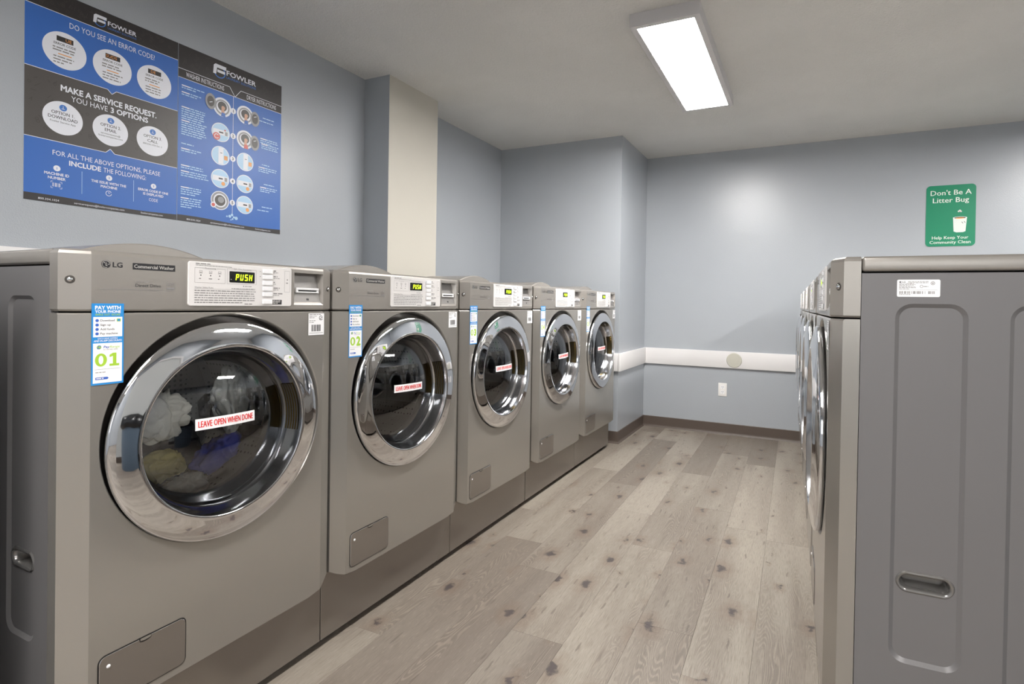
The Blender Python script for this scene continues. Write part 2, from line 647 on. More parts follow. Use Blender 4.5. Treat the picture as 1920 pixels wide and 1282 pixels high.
# planks
PW, PL, GAP = 0.190, 1.22, 0.0002
ANG = 0.018
COFF = {0: 1.49, 1: 1.067, 2: 1.90, 3: 1.30, 4: 2.31, -1: 1.72, -2: 0.85}
pm = None
plank_i = 0
cx0 = 0.245
for ci in range(-8, 24):
    xa = cx0 + ci * PW
    offy = COFF.get(ci, random.random() * PL)
    k0 = math.floor((YF - offy) / PL)
    yy = offy + k0 * PL
    while yy < YB + 0.03:
        ya, yb = max(yy, YF - 0.06), min(yy + PL, YB + 0.06)
        yy += PL
        xm, ym = xa + PW / 2, (ya + yb) / 2
        if yb - ya < 0.03:
            continue
        # rotate lightly about (0.6, 1.5)
        dx, dy = xm - 0.6, ym - 1.5
        wx = 0.6 + dx * math.cos(ANG) - dy * math.sin(ANG)
        wy = 1.5 + dx * math.sin(ANG) + dy * math.cos(ANG)
        if wx < XL - 0.05 or wx > XR + 0.05:
            continue
        if pm is None:
            b = box_bm(-PW / 2 + GAP, PW / 2 - GAP, -PL / 2 + GAP, PL / 2 - GAP, -0.004, 0.0)
            top = [e for e in b.edges if all(v.co.z > -0.001 for v in e.verts)]
            bmesh.ops.bevel(b, geom=top, offset=0.0005, segments=1, affect='EDGES')
            o = bm_obj('plank', b, M_PLANK, floor)
            pm = o.data
        else:
            o = bpy.data.objects.new('plank', pm)
            COL.objects.link(o)
            o.parent = floor
        o.location = (wx, wy, 0)
        o.rotation_euler = (0, 0, ANG)
        o.scale = (1, (yb - ya) / PL, 1)
        plank_i += 1

# baseboards (rubber cove with a toe) and white rail
def cove(name, pts):
    """pts: run of (x, y) along the wall, room side to the right of the run"""
    prof = [(0.0, 0.0), (0.014, 0.0), (0.012, 0.004), (0.005, 0.012), (0.003, 0.02), (0.003, 0.093), (0.0, 0.0969)]
    rings = []
    n = len(pts)
    for i, p in enumerate(pts):
        p = Vector(p)
        dirs = []
        if i > 0:
            dirs.append((p - Vector(pts[i - 1])).normalized())
        if i < n - 1:
            dirs.append((Vector(pts[i + 1]) - p).normalized())
        nn = [Vector((d.y, -d.x)) for d in dirs]
        if len(nn) == 2:
            m = (nn[0] + nn[1])
            m = m / (1 + nn[0].dot(nn[1]))
        else:
            m = nn[0]
        rings.append([(p.x + m.x * a, p.y + m.y * a, z) for a, z in prof])
    V = [v for r in rings for v in r]
    k = len(prof)
    Fc = []
    for i in range(n - 1):
        for q in range(k - 1):
            Fc.append((i * k + q, i * k + q + 1, (i + 1) * k + q + 1, (i + 1) * k + q))
    Fc.append(tuple(range(k)))
    Fc.append(tuple(reversed(range((n - 1) * k, n * k))))
    b = bmesh.new()
    vs_ = [b.verts.new(v) for v in V]
    for f in Fc:
        b.faces.new([vs_[i] for i in f])
    return bm_obj(name, b, M_BASEB)


struct(cove('baseboard_back', [(XL, BUY), (BUX, BUY), (BUX, YB), (XR, YB)]), 'dark brown rubber base along the far wall')
struct(cove('baseboard_left', [(XL, YF), (XL, COLY0), (COLX, COLY0), (COLX, COLY1), (XL, COLY1), (XL, BUY)]))


def rail(name, x0, x1, y0, y1, z0=0.583, z1=0.7275):
    return struct(box(name, x0, x1, y0, y1, z0, z1, M_RAIL, bev=0.003))


RT = 0.022
rail('trim_2', BUX, XR, YB - RT, YB)
rail('trim_3', BUX, BUX + RT, BUY - RT, YB - RT)
rail('trim_4', -0.60, BUX, BUY - RT, BUY)
# white ledge on the left wall behind the first washer
struct(box('trim_5', XL, XL + 0.05, YF, 1.6, 1.225, 1.282, M_RAIL, bev=0.003), 'white ledge on the wall behind the first washer')


# ceiling lights
def ceiling_light(x, y, label):
    t = tag(empty('ceiling_light', (x, y, ZC)), label, 'ceiling light', 'flat panel ceiling lights')
    hw, hl, d, rim = 0.160, 0.610, 0.062, 0.028
    b = bmesh.new()
    for (x0, x1, y0, y1) in ((-hw, -hw + rim, -hl, hl), (hw - rim, hw, -hl, hl), (-hw + rim, hw - rim, -hl, -hl + rim), (-hw + rim, hw - rim, hl - rim, hl)):
        box_bm(x0, x1, y0, y1, -d, -0.0005, bm=b)
    bm_obj('frame', b, M_LAMPW, t)
    box('back_plate', -hw + rim, hw - rim, -hl + rim, hl - rim, -0.02, -0.0005, M_LAMPW, t)
    box('lens', -hw + rim, hw - rim, -hl + rim, hl - rim, -d + 0.003, -d + 0.012, M_LENS, t)
    return t


LL = ['white flat panel ceiling light above the aisle, in view', 'white flat panel ceiling light over the aisle behind the viewpoint',
      'white flat panel ceiling light beyond the right washer row, far end', 'white flat panel ceiling light beyond the right washer row, near end']
for (x, y), l in zip(LAMPS, LL):
    ceiling_light(x, y, l)

# outlet and blank plate on the far wall
t = tag(empty('wall_outlet', (0.686, YB, 0.390)), 'white duplex outlet plate low on the far wall', 'outlet')
bm_obj('cover_plate', box_bm(-0.036, 0.036, -0.005, 0, -0.058, 0.058, 0.002), M_OUT, t, True, 40)
pr = Print()
for dv in (0.021, -0.021):
    pr.rr(-0.017, dv - 0.0155, 0.017, dv + 0.0155, 0.006, M_WHITE, 1)
    for du in (-0.006, 0.006):
        pr.rect(du - 0.0013, dv - 0.001, du + 0.0013, dv + 0.008, M_INK, 2)
    pr.disc(0, dv - 0.008, 0.0022, M_INK, 2, 12)
pr.build('receptacle', t, lambda u, v, o: (u, -0.0052 - o, v))
b = bmesh.new()
bmesh.ops.create_cone(b, cap_ends=True, segments=48, radius1=0.064, radius2=0.060, depth=0.006)
bmesh.ops.rotate(b, verts=b.verts, matrix=Matrix.Rotation(PI / 2, 3, 'X'))
bmesh.ops.translate(b, verts=b.verts, vec=(0, -0.003, 0))
o = bm_obj('blank_plate', b, M_DISC, None, True, 40)
o.location = (0.780, YB - RT, 0.6535)
tag(o, 'round beige blank cover plate on the white wall rail', 'cover plate')

# green sign on the far wall
pr = Print()
sw, sh = 0.305, 0.457
pr.poly(rrect(0, 0, sw, sh, 0.028, 8), M_GREEN, 0)
pr.text("Don't Be A", sw / 2, 0.383, 0.036, M_SIGNW, 1, 0.252, 'C', 0.012)
pr.text('Litter Bug', sw / 2, 0.327, 0.036, M_SIGNW, 1, 0.222, 'C', 0.012)
pr.text('Help Keep Your', sw / 2, 0.054, 0.022, M_SIGNW, 1, 0.224, 'C', 0.012)
pr.text('Community Clean', sw / 2, 0.020, 0.022, M_SIGNW, 1, 0.252, 'C', 0.012)
# the drawn litter bin with its open mouth, crumpled litter in the air
bx, bz = 0.210, 0.105
pr.poly([(bx - 0.036, bz + 0.004), (bx - 0.02, bz - 0.003), (bx + 0.022, bz - 0.003), (bx + 0.036, bz + 0.004), (bx + 0.043, bz + 0.104), (bx - 0.041, bz + 0.104)], M_SIGNW, 1)
pr.disc(bx + 0.001, bz + 0.104, 0.0095, M_SIGNW, 2, 32, 4.6)
pr.disc(bx + 0.001, bz + 0.104, 0.0065, M_INK, 3, 32, 5.4)
pr.disc(bx + 0.001, bz + 0.1015, 0.004, M_POST_O, 4, 32, 7.0)
for (a, c) in ((0.012, 0.074), (0.026, 0.078)):
    pr.line(bx + a, bz + c, bx + a + 0.008, bz + c - 0.012, 0.003, M_INK, 3)
for (du, dv, r) in ((0.210, 0.262, 0.008), (0.202, 0.257, 0.006), (0.216, 0.256, 0.006)):
    pr.disc(du, dv, r, M_SIGNW, 1, 9)
sg = pr.build('wall_sign', None, lambda u, v, o: (u, -0.0035 - o, v))
b = bmesh.new()
b.from_mesh(sg.data)
pts = rrect(0, 0, sw, sh, 0.028, 8)
fr = [b.verts.new((p[0], -0.0035, p[1])) for p in pts]
bk = [b.verts.new((p[0], -0.0003, p[1])) for p in pts]
for i in range(len(pts)):
    j = (i + 1) % len(pts)
    f = b.faces.new((fr[i], bk[i], bk[j], fr[j]))
    f.material_index = 0
b.to_mesh(sg.data)
b.free()
sg.location = (2.2955 - sw / 2, YB, 1.8238 - sh / 2)
tag(sg, "green Don't Be A Litter Bug sign on the far wall", 'sign')


# ------------------------------------------------------------------ posters on the left wall
PWD, PHT = 0.510, 0.764


def fowler_logo(pr, u, v, s, layer):
    """slab F over a broken ring, name beside it"""
    pr.ring(u, v - 0.10 * s, 0.42 * s, 0.50 * s, M_POST_M, layer, 30, math.radians(-200), math.radians(60))
    pr.poly([(u - 0.55 * s, v - 0.35 * s), (u - 0.30 * s, v - 0.35 * s), (u - 0.22 * s, v + 0.20 * s), (u + 0.55 * s, v + 0.20 * s), (u + 0.55 * s, v + 0.48 * s), (u - 0.35 * s, v + 0.48 * s), (u - 0.50 * s, v + 0.34 * s)], M_POST_W, layer + 1)
    pr.poly([(u - 0.20 * s, v - 0.16 * s), (u + 0.45 * s, v - 0.16 * s), (u + 0.45 * s, v + 0.06 * s), (u - 0.20 * s, v + 0.06 * s)], M_POST_W, layer + 1)


def pattern(pr, u0, v0, u1, v1, n, layer, seed):
    rd = random.Random(seed)
    for i in range(n):
        u, v = u0 + 0.012 + rd.random() * (u1 - u0 - 0.024), v0 + 0.012 + rd.random() * (v1 - v0 - 0.024)
        a = rd.random() * PI
        if rd.random() < 0.4:
            pr.ring(u, v, 0.004, 0.0054, M_POST_T, layer, 14)
        else:
            l = 0.004 + rd.random() * 0.006
            pr.line(u - l * math.cos(a), v - l * math.sin(a), u + l * math.cos(a), v + l * math.sin(a), 0.0016, M_POST_T, layer)


def footer(pr, ph):
    n = 24
    pts = [(0, 0), (PWD, 0)]
    for i in range(n, -1, -1):
        u = PWD * i / n
        pts.append((u, 0.022 + 0.0045 * math.sin(2 * PI * (0.15 + i / n * 0.9))))
    pr.poly(pts, M_POST_D, 2)
    pr.text('800.334.1024', 0.070, 0.0065, 0.007, M_POST_W, 3, 0.060, 'C')
    pr.text('servicerequests@fowlercompanies.com', 0.228, 0.0065, 0.007, M_POST_W, 3, 0.165, 'C')
    pr.text('fowlercompanies.com', 0.412, 0.0065, 0.007, M_POST_W, 3, 0.084, 'C')


def poster(name, pr, y0, z0, label):
    pr.rect(0, 0, PWD, PHT, M_POST_B, 0)
    o = pr.build(name, None, lambda u, v, q: (0.0018 + q, u, v), 0.0002)
    b = bmesh.new()
    b.from_mesh(o.data)
    q = [(0, 0), (PWD, 0), (PWD, PHT), (0, PHT)]
    fr = [b.verts.new((0.0018, p[0], p[1])) for p in q]
    bk = [b.verts.new((0.0002, p[0], p[1])) for p in q]
    wi = list(o.data.materials).index(M_POST_W)
    for i in range(4):
        f = b.faces.new((fr[i], fr[(i + 1) % 4], bk[(i + 1) % 4], bk[i]))
        f.material_index = wi
    b.to_mesh(o.data)
    b.free()
    o.location = (XL, y0, z0)
    return tag(o, label, 'poster')


# --- left poster
pr = Print()
pr.rect(0, 0.690, PWD, PHT, M_POST_D, 1)
pattern(pr, 0, 0.690, PWD, PHT, 70, 2, 3)
pr.rect(0, 0.6885, PWD, 0.6905, M_POST_W, 2)
fowler_logo(pr, 0.222, 0.7235, 0.040, 3)
pr.text('FOWLER', 0.248, 0.7165, 0.0165, M_POST_W, 3, 0.100, 'L', 0.02)
pr.text('LAUNDRY SOLUTIONS', 0.248, 0.7035, 0.0075, M_POST_M, 3, 0.100)
pr.text('DO YOU SEE AN ERROR CODE?', 0.272, 0.650, 0.020, M_POST_W, 3, 0.290, 'C')
gband = [(0, 0.224), (0.245, 0.224), (0.260, 0.240), (0.275, 0.224), (PWD, 0.224), (PWD, 0.470), (0.279, 0.470), (0.264, 0.455), (0.249, 0.470), (0, 0.470)]
pr.add(gband, [(0, 1, 2, 9), (2, 7, 8, 9), (2, 3, 6, 7), (3, 4, 5, 6)], M_POST_G, 1)
pattern(pr, 0, 0.245, PWD, 0.450, 130, 2, 5)
for a, c in zip(gband[5:9], gband[6:10]):
    pr.line(a[0], a[1], c[0], c[1], 0.002, M_POST_W, 3)
for a, c in zip(gband[0:4], gband[1:5]):
    pr.line(a[0], a[1], c[0], c[1], 0.002, M_POST_W, 3)
for cu, code in ((0.114, 'UE'), (0.266, 'SUDS'), (0.417, 'DE')):
    pr.disc(cu, 0.560, 0.066, M_POST_W, 3, 56)
    pr.rect(cu - 0.025, 0.590, cu + 0.025, 0.608, M_POST_D, 4)
    pr.text(code, cu + (0.020 if code == 'UE' else 0.014 if code == 'SUDS' else 0.004), 0.5935, 0.011, M_POST_O, 5, None, 'R')
    pr.text('ERROR CODE', cu, 0.5755, 0.0085, M_INK, 4, 0.066, 'C', 0.01)
    pr.greek(cu - 0.036, 0.5675, cu + 0.036, 2, 0.0095, 0.0042, M_INK2, 4, int(cu * 1000), 0.2)
    pr.rect(cu - 0.020, 0.542, cu + 0.020, 0.5455, M_POST_O, 4)
    pr.greek(cu - 0.034, 0.535, cu + 0.034, 3, 0.0105, 0.004, M_INK2, 4, int(cu * 777), 0.25)
pr.text('MAKE A SERVICE REQUEST.', 0.264, 0.4125, 0.021, M_POST_W, 3, 0.324, 'C', 0.03)
pr.text('YOU HAVE', 0.134, 0.383, 0.020, M_POST_W, 3, 0.116, 'L')
pr.text('3 OPTIONS', 0.260, 0.383, 0.020, M_POST_W, 3, 0.134, 'L', 0.03)
for cu, a, c, n3 in ((0.110, 'OPTION 1.', 'DOWNLOAD', 1), (0.261, 'OPTION 2.', 'EMAIL', 2), (0.412, 'OPTION 3.', 'CALL', 1)):
    pr.disc(cu, 0.313, 0.060, M_POST_W, 3, 56)
    pr.disc(cu, 0.3505, 0.0115, M_POST_M, 4, 28)
    pr.line(cu, 0.357, cu, 0.346, 0.0015, M_POST_W, 5)
    pr.line(cu - 0.005, 0.3465, cu + 0.005, 0.3465, 0.0015, M_POST_W, 5)
    pr.text(a, cu, 0.3235, 0.0115, M_INK, 4, 0.069, 'C', 0.008)
    pr.text(c, cu, 0.3065, 0.0115, M_INK, 4, 0.088 if n3 == 1 and c == 'DOWNLOAD' else 0.040, 'C', 0.008)
pr.text('Fowler Service App', 0.110, 0.294, 0.0062, M_INK, 4, 0.076, 'C')
pr.text('servicerequests@', 0.261, 0.294, 0.0062, M_INK, 4, 0.066, 'C')
pr.text('fowlercompanies.com', 0.261, 0.284, 0.0062, M_INK, 4, 0.082, 'C')
pr.text('800.334.1024 Ext. 2', 0.412, 0.294, 0.0062, M_INK, 4, 0.072, 'C')
pr.text('FOR ALL THE ABOVE OPTIONS, PLEASE', 0.261, 0.1735, 0.0175, M_POST_W, 3, 0.362, 'C')
pr.text('INCLUDE', 0.129, 0.1455, 0.0175, M_POST_W, 3, 0.101, 'L', 0.03)
pr.text('THE FOLLOWING:', 0.238, 0.1455, 0.0175, M_POST_W, 3, 0.150, 'L')
for cu, n3, l1, l2, w1, w2 in ((0.093, '1', 'MACHINE ID', 'NUMBER', 0.073, 0.052), (0.257, '2', 'THE ISSUE WITH THE', 'MACHINE', 0.118, 0.056), (0.417, '3', 'ERROR CODE IF ONE', 'IS DISPLAYED', 0.116, 0.078)):
    pr.disc(cu, 0.1265, 0.0105, M_POST_W, 3, 26)
    pr.text(n3, cu, 0.1225, 0.008, M_POST_B, 4, None, 'C', 0.02)
    pr.text(l1, cu, 0.1005, 0.0095, M_POST_W, 3, w1, 'C', 0.025)
    pr.text(l2, cu, 0.0855, 0.0095, M_POST_W, 3, w2, 'C', 0.025)
pr.barcode(0.080, 0.059, 0.104, 0.073, M_POST_W, 3, 12, 4)
for (a, c, d, e) in ((0.076, 0.078, 1, 1), (0.108, 0.078, -1, 1), (0.076, 0.054, 1, -1), (0.108, 0.054, -1, -1)):
    pr.line(a, c, a + d * 0.006, c, 0.0012, M_POST_W, 3)
    pr.line(a, c, a, c - e * 0.006, 0.0012, M_POST_W, 3)
pr.ring(0.256, 0.066, 0.0085, 0.0105, M_POST_W, 3, 30, 0.5, 2 * PI - 0.1)
pr.line(0.256, 0.066, 0.256, 0.072, 0.0015, M_POST_W, 3)
pr.line(0.256, 0.066, 0.261, 0.068, 0.0015, M_POST_W, 3)
pr.text('CODE', 0.417, 0.0625, 0.0125, M_POST_W, 3, 0.034, 'C')
pr.rect(0.168, 0.048, 0.1695, 0.132, M_POST_L, 3)
pr.rect(0.342, 0.050, 0.3435, 0.136, M_POST_L, 3)
footer(pr, 0)
PY0 = 0.3647
poster('service_poster', pr, PY0, 1.4555, 'blue and charcoal service request poster, left of the two')

# --- right poster
pr = Print()
pr.rect(0, 0.622, PWD, PHT, M_POST_D, 1)
pattern(pr, 0, 0.664, PWD, PHT, 90, 2, 8)
fowler_logo(pr, 0.182, 0.7155, 0.056, 3)
pr.text('FOWLER', 0.215, 0.7085, 0.022, M_POST_W, 3, 0.150, 'L', 0.02)
pr.text('LAUNDRY SOLUTIONS', 0.215, 0.6930, 0.0105, M_POST_M, 3, 0.150)
run = [(0, 0.660), (0.231, 0.660), (0.258, 0.621), (0.287, 0.660), (PWD, 0.660)]
for a, c in zip(run[:-1], run[1:]):
    pr.line(a[0], a[1], c[0], c[1], 0.0022, M_POST_W, 3)
pr.rect(0, 0.6205, PWD, 0.6225, M_POST_W, 3)
pr.text('WASHER INSTRUCTIONS', 0.118, 0.6315, 0.0205, M_POST_W, 3, 0.172, 'C', 0.0)
pr.text('DRYER INSTRUCTIONS', 0.398, 0.6315, 0.0205, M_POST_W, 3, 0.160, 'C', 0.0)
pr.rect(0.2490, 0.055, 0.2510, 0.622, M_POST_W, 2)
rowsv = (0.552, 0.434, 0.326, 0.220, 0.118)
for i, v in enumerate(rowsv):
    for side, cu in ((0, 0.190), (1, 0.313)):
        r = 0.0435
        if i == 0 or (i == 1 and side == 1):
            cu2 = cu + (0.006 if side == 0 else -0.002)
            pr.disc(cu2, v, r, M_POST_W, 3, 44)
            pr.disc(cu2, v, r * 0.80, M_POST_S, 4, 36)
            pr.disc(cu2, v, r * 0.64, M_POST_W, 5, 32)
            pr.disc(cu2, v + 0.004, r * 0.50, M_POST_G, 6, 30)
            pr.poly([(cu2 - 0.006, v - 0.042), (cu2 + 0.014, v - 0.042), (cu2 + 0.008, v - 0.006), (cu2 - 0.004, v - 0.004)], M_POST_SK, 7)
            pr.poly([(cu2 - 0.006, v - 0.043), (cu2 + 0.016, v - 0.043), (cu2 + 0.013, v - 0.024), (cu2 - 0.003, v - 0.024)], M_POST_B if i == 0 else M_POST_R, 8)
            pr.disc(cu2 + 0.004, v - 0.002, 0.009, M_POST_SK, 8, 12)
            du = -0.055 if side == 0 else 0.050
            pr.disc(cu2 + du, v + (0.010 if side == 0 else -0.004), 0.036, M_POST_S, 9, 36, 0.68)
            pr.disc(cu2 + du, v + (0.010 if side == 0 else -0.004), 0.024, M_POST_G, 10, 30, 0.68)
            pr.line(cu2 + du - 0.006, v + 0.004, cu2 + du + 0.008, v + 0.010, 0.003, M_POST_W, 11)
        else:
            pr.disc(cu, v, r, M_POST_W, 3, 44)
            pr.disc(cu, v, r * 0.92, M_POST_L if i != 4 or side else M_POST_S, 4, 44)
            if i == 2:
                pr.rect(cu - 0.010, v - 0.038, cu + 0.014, v + 0.038, M_POST_W, 5)
                pr.rect(cu - 0.002, v + 0.012, cu + 0.008, v + 0.0145, M_INK, 6)
                pr.rect(cu + 0.017, v - 0.016, cu + 0.034, v + 0.004, M_POST_O, 6)
            elif i == 4 and side == 0:
                pr.disc(cu, v, r * 0.72, M_POST_W, 5, 36)
                pr.disc(cu, v, r * 0.58, M_POST_G, 6, 32)
                pr.disc(cu + 0.004, v + 0.004, r * 0.34, M_POST_S, 7, 28)
                pr.disc(cu - 0.032, v - 0.024, 0.013, M_POST_W, 8, 24)
                pr.disc(cu - 0.032, v - 0.024, 0.008, M_POST_R, 9, 20)
            else:
                pr.poly([(cu - 0.037, v - 0.012), (cu + 0.037, v - 0.012), (cu + 0.036, v + 0.012), (cu - 0.036, v + 0.012)], M_POST_W, 5)
                pr.rect(cu - 0.008, v - 0.003, cu + 0.012, v + 0.003, M_INK, 6)
                pr.rect(cu + 0.020, v - 0.010, cu + 0.033, v + 0.008, M_POST_S, 6)
                if i == 1:
                    pr.disc(cu - 0.020, v - 0.022, 0.017, M_POST_R, 7, 28)
                    pr.ring(cu - 0.020, v - 0.022, 0.008, 0.011, M_POST_W, 8, 20, 0.6, 5.8)
                    pr.disc(cu + 0.020, v + 0.014, 0.004, M_POST_R, 7, 12)
                else:
                    pr.disc(cu + 0.014, v - 0.022, 0.009, M_POST_O, 7, 18)
    pr.disc(0.250, v, 0.0135, M_POST_W, 4, 30)
    pr.text(str(i + 1), 0.250, v - 0.0065, 0.013, M_INK, 5, None, 'C', 0.02)
for (u0, v1, u1, rows, sd) in ((0.014, 0.592, 0.118, 2, 1), (0.014, 0.563, 0.112, 2, 2), (0.014, 0.499, 0.120, 6, 3), (0.014, 0.440, 0.128, 7, 4),
                               (0.014, 0.340, 0.092, 1, 5), (0.014, 0.318, 0.118, 2, 6), (0.014, 0.245, 0.112, 2, 7), (0.014, 0.220, 0.136, 3, 8),
                               (0.014, 0.150, 0.108, 4, 9), (0.014, 0.103, 0.112, 5, 10),
                               (0.404, 0.570, 0.492, 1, 11), (0.384, 0.552, 0.494, 1, 12), (0.392, 0.466, 0.496, 3, 13), (0.398, 0.440, 0.496, 3, 14),
                               (0.402, 0.337, 0.492, 1, 15), (0.384, 0.322, 0.492, 3, 16), (0.414, 0.241, 0.492, 1, 17), (0.394, 0.224, 0.492, 3, 18),
                               (0.404, 0.126, 0.492, 1, 19), (0.380, 0.108, 0.494, 1, 20)):
    pr.greek(u0, v1, u1, rows, 0.0098, 0.0042, M_POST_L, 3, sd)
    if rows > 1:
        pr.rect(u0, v1 - 0.0046, u0 + 0.034, v1, M_POST_W, 4)
for (u, v, r) in ((0.249, 0.060, 0.006), (0.238, 0.052, 0.007), (0.224, 0.050, 0.004), (0.258, 0.050, 0.005), (0.270, 0.047, 0.008), (0.252, 0.041, 0.004), (0.244, 0.036, 0.003)):
    pr.disc(u, v, r, M_POST_L, 4, 20)
footer(pr, 1)
poster('instruction_poster', pr, PY0 + PWD + 0.002, 1.4555, 'blue washer and dryer instructions poster with round pictures')


# ================================================================== WASHERS
E_, D_, RB = 0.0226, 0.0466, 0.0531
DY, DZ = 0.340, 0.787
DEPTH = 0.790


def plan(inset=0.0):
    e = inset
    return [(-0.0545, 0.0 + e), (-E_ - e * 0.6, 0.0 + e), (-e, D_), (-e, W - D_), (-E_ - e * 0.6, W - e), (-0.0545, W - e)]


def fill_with_holes(bm, loops, fn, mat_index=0):
    """planar region: first loop outer, the rest holes, each list of (u, v)"""
    edges, allv = [], []
    for lp in loops:
        vsx = [bm.verts.new(fn(p[0], p[1])) for p in lp]
        allv.append(vsx)
        for i in range(len(vsx)):
            edges.append(bm.edges.new((vsx[i], vsx[(i + 1) % len(vsx)])))
    r = bmesh.ops.triangle_fill(bm, use_beauty=True, use_dissolve=False, edges=edges)
    for g in r['geom']:
        if isinstance(g, bmesh.types.BMFace):
            g.material_index = mat_index
    return allv


def bridge(bm, a, c, mi=0):
    n = len(a)
    for i in range(n):
        f = bm.faces.new((a[i], a[(i + 1) % n], c[(i + 1) % n], c[i]))
        f.material_index = mi


# ---- control fascia mesh (with the coin pocket)
def make_fascia(parent):
    bm = bmesh.new()
    CY0, CY1, CZ0, CZ1 = 0.5385, 0.6425, 1.1035, 1.1965
    z0, z1 = ZL + 0.0016, H
    lv = [(z0, 0.004), (z0 + 0.004, 0.0), (z1 - 0.010, 0.0), (z1 - 0.004, 0.0022), (z1, 0.009)]
    rings = [[bm.verts.new((x, y, z)) for (x, y) in plan(e)] for z, e in lv]
    k = 6
    for i in range(len(lv) - 1):
        for q in range(k - 1):
            if i == 1 and q == 2:
                continue
            bm.faces.new((rings[i][q], rings[i][q + 1], rings[i + 1][q + 1], rings[i + 1][q]))
    bm.faces.new(list(reversed(rings[0])))
    bm.faces.new(rings[-1])
    for i in range(len(lv) - 1):
        bm.faces.new((rings[i][5], rings[i][0], rings[i + 1][0], rings[i + 1][5]))
    # flat face with a pocket
    a = [rings[1][2], rings[1][3], rings[2][3], rings[2][2]]
    h = [bm.verts.new((0, y, z)) for (y, z) in ((CY0, CZ0), (CY1, CZ0), (CY1, CZ1), (CY0, CZ1))]
    bridge(bm, a, h)
    p = [bm.verts.new(v) for v in ((-0.004, CY0 + 0.004, CZ0 + 0.008), (-0.004, CY1 - 0.006, CZ0 + 0.008), (-0.024, CY1 - 0.006, CZ1 - 0.002), (-0.024, CY0 + 0.004, CZ1 - 0.002))]
    bridge(bm, h, p)
    f = bm.faces.new(p)
    f.material_index = 1
    bmesh.ops.recalc_face_normals(bm, faces=bm.faces)
    o = bm_obj('control_fascia', bm, [M_CTRL, M_COIN], parent, True, 16, recalc=False)
    return o, p


def make_front(parent):
    bm = bmesh.new()
    zt = ZL - 0.0016
    zb = 0.224
    nb = 14
    # outer loop of the flat face: bottom edge rises at both ends
    def zbot(y):
        q = min(y, W - y)
        return zb + 0.030 * max(0.0, 1 - q / 0.085) ** 2
    ys = [D_ + (W - 2 * D_) * i / nb for i in range(nb + 1)]
    outer = [(y, zbot(y)) for y in ys] + [(W - D_, zt - 0.004), (D_, zt - 0.004)]
    RH = 0.2850
    n = 96
    HY, HZ = DY + 0.007, DZ + 0.009
    hole = [(HY + RH * math.cos(2 * PI * i / n), HZ + RH * math.sin(2 * PI * i / n)) for i in range(n)]
    lo = fill_with_holes(bm, [outer, hole], lambda u, v: (0, u, v))
    # dished surround going in to a well, its shade painted darker
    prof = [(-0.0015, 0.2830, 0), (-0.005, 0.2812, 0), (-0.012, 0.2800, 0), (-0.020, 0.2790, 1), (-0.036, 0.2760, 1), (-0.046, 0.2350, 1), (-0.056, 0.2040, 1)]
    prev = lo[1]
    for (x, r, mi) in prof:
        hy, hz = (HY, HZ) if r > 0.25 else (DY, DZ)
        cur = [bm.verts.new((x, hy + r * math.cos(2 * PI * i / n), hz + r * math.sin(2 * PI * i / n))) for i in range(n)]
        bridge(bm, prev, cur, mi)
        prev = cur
    ov = lo[0]
    # facets and side returns
    steps = [0.0, 0.25, 0.5, 0.75, 1.0]
    for sgn in (0, 1):
        yf = D_ if sgn == 0 else W - D_
        ye = 0.0 if sgn == 0 else W
        b_in = ov[0] if sgn == 0 else ov[nb]
        t_in = ov[nb + 2] if sgn == 0 else ov[nb + 1]
        pb, pt = b_in, t_in
        for s in steps[1:]:
            y = yf + (ye - yf) * s
            x = -E_ * s
            vb = bm.verts.new((x, y, zbot(y)))
            vt = bm.verts.new((x, y, zt - 0.004))
            bm.faces.new((pb, vb, vt, pt))
            pb, pt = vb, vt
        vb = bm.verts.new((-0.0545, ye, zbot(ye) + 0.012))
        vt = bm.verts.new((-0.0545, ye, zt - 0.004))
        bm.faces.new((pb, vb, vt, pt))
    bmesh.ops.remove_doubles(bm, verts=bm.verts, dist=1e-5)
    # top and bottom lips turned in
    bnd = [e for e in bm.edges if e.is_boundary and not all(abs((Vector((v.co.y - DY, v.co.z - DZ))).length - 0.204) < 0.004 for v in e.verts)]
    r = bmesh.ops.extrude_edge_only(bm, edges=bnd)
    nv = [g for g in r['geom'] if isinstance(g, bmesh.types.BMVert)]
    for v in nv:
        if v.co.x > -0.0540:
            v.co.x = max(v.co.x - 0.0035, -0.0545)
        if v.co.z > 1.0:
            v.co.z += 0.0036
        elif v.co.z < 0.3:
            v.co.z -= 0.0030
    r = bmesh.ops.extrude_edge_only(bm, edges=[e for e in bm.edges if e.is_boundary and all(v in set(nv) for v in e.verts)])
    for g in r['geom']:
        if isinstance(g, bmesh.types.BMVert):
            g.co.x = -0.0545
    bmesh.ops.recalc_face_normals(bm, faces=bm.faces)
    return bm_obj('front_panel', bm, [M_BODY, M_RECESS_SHADE], parent, True, 16, recalc=False)


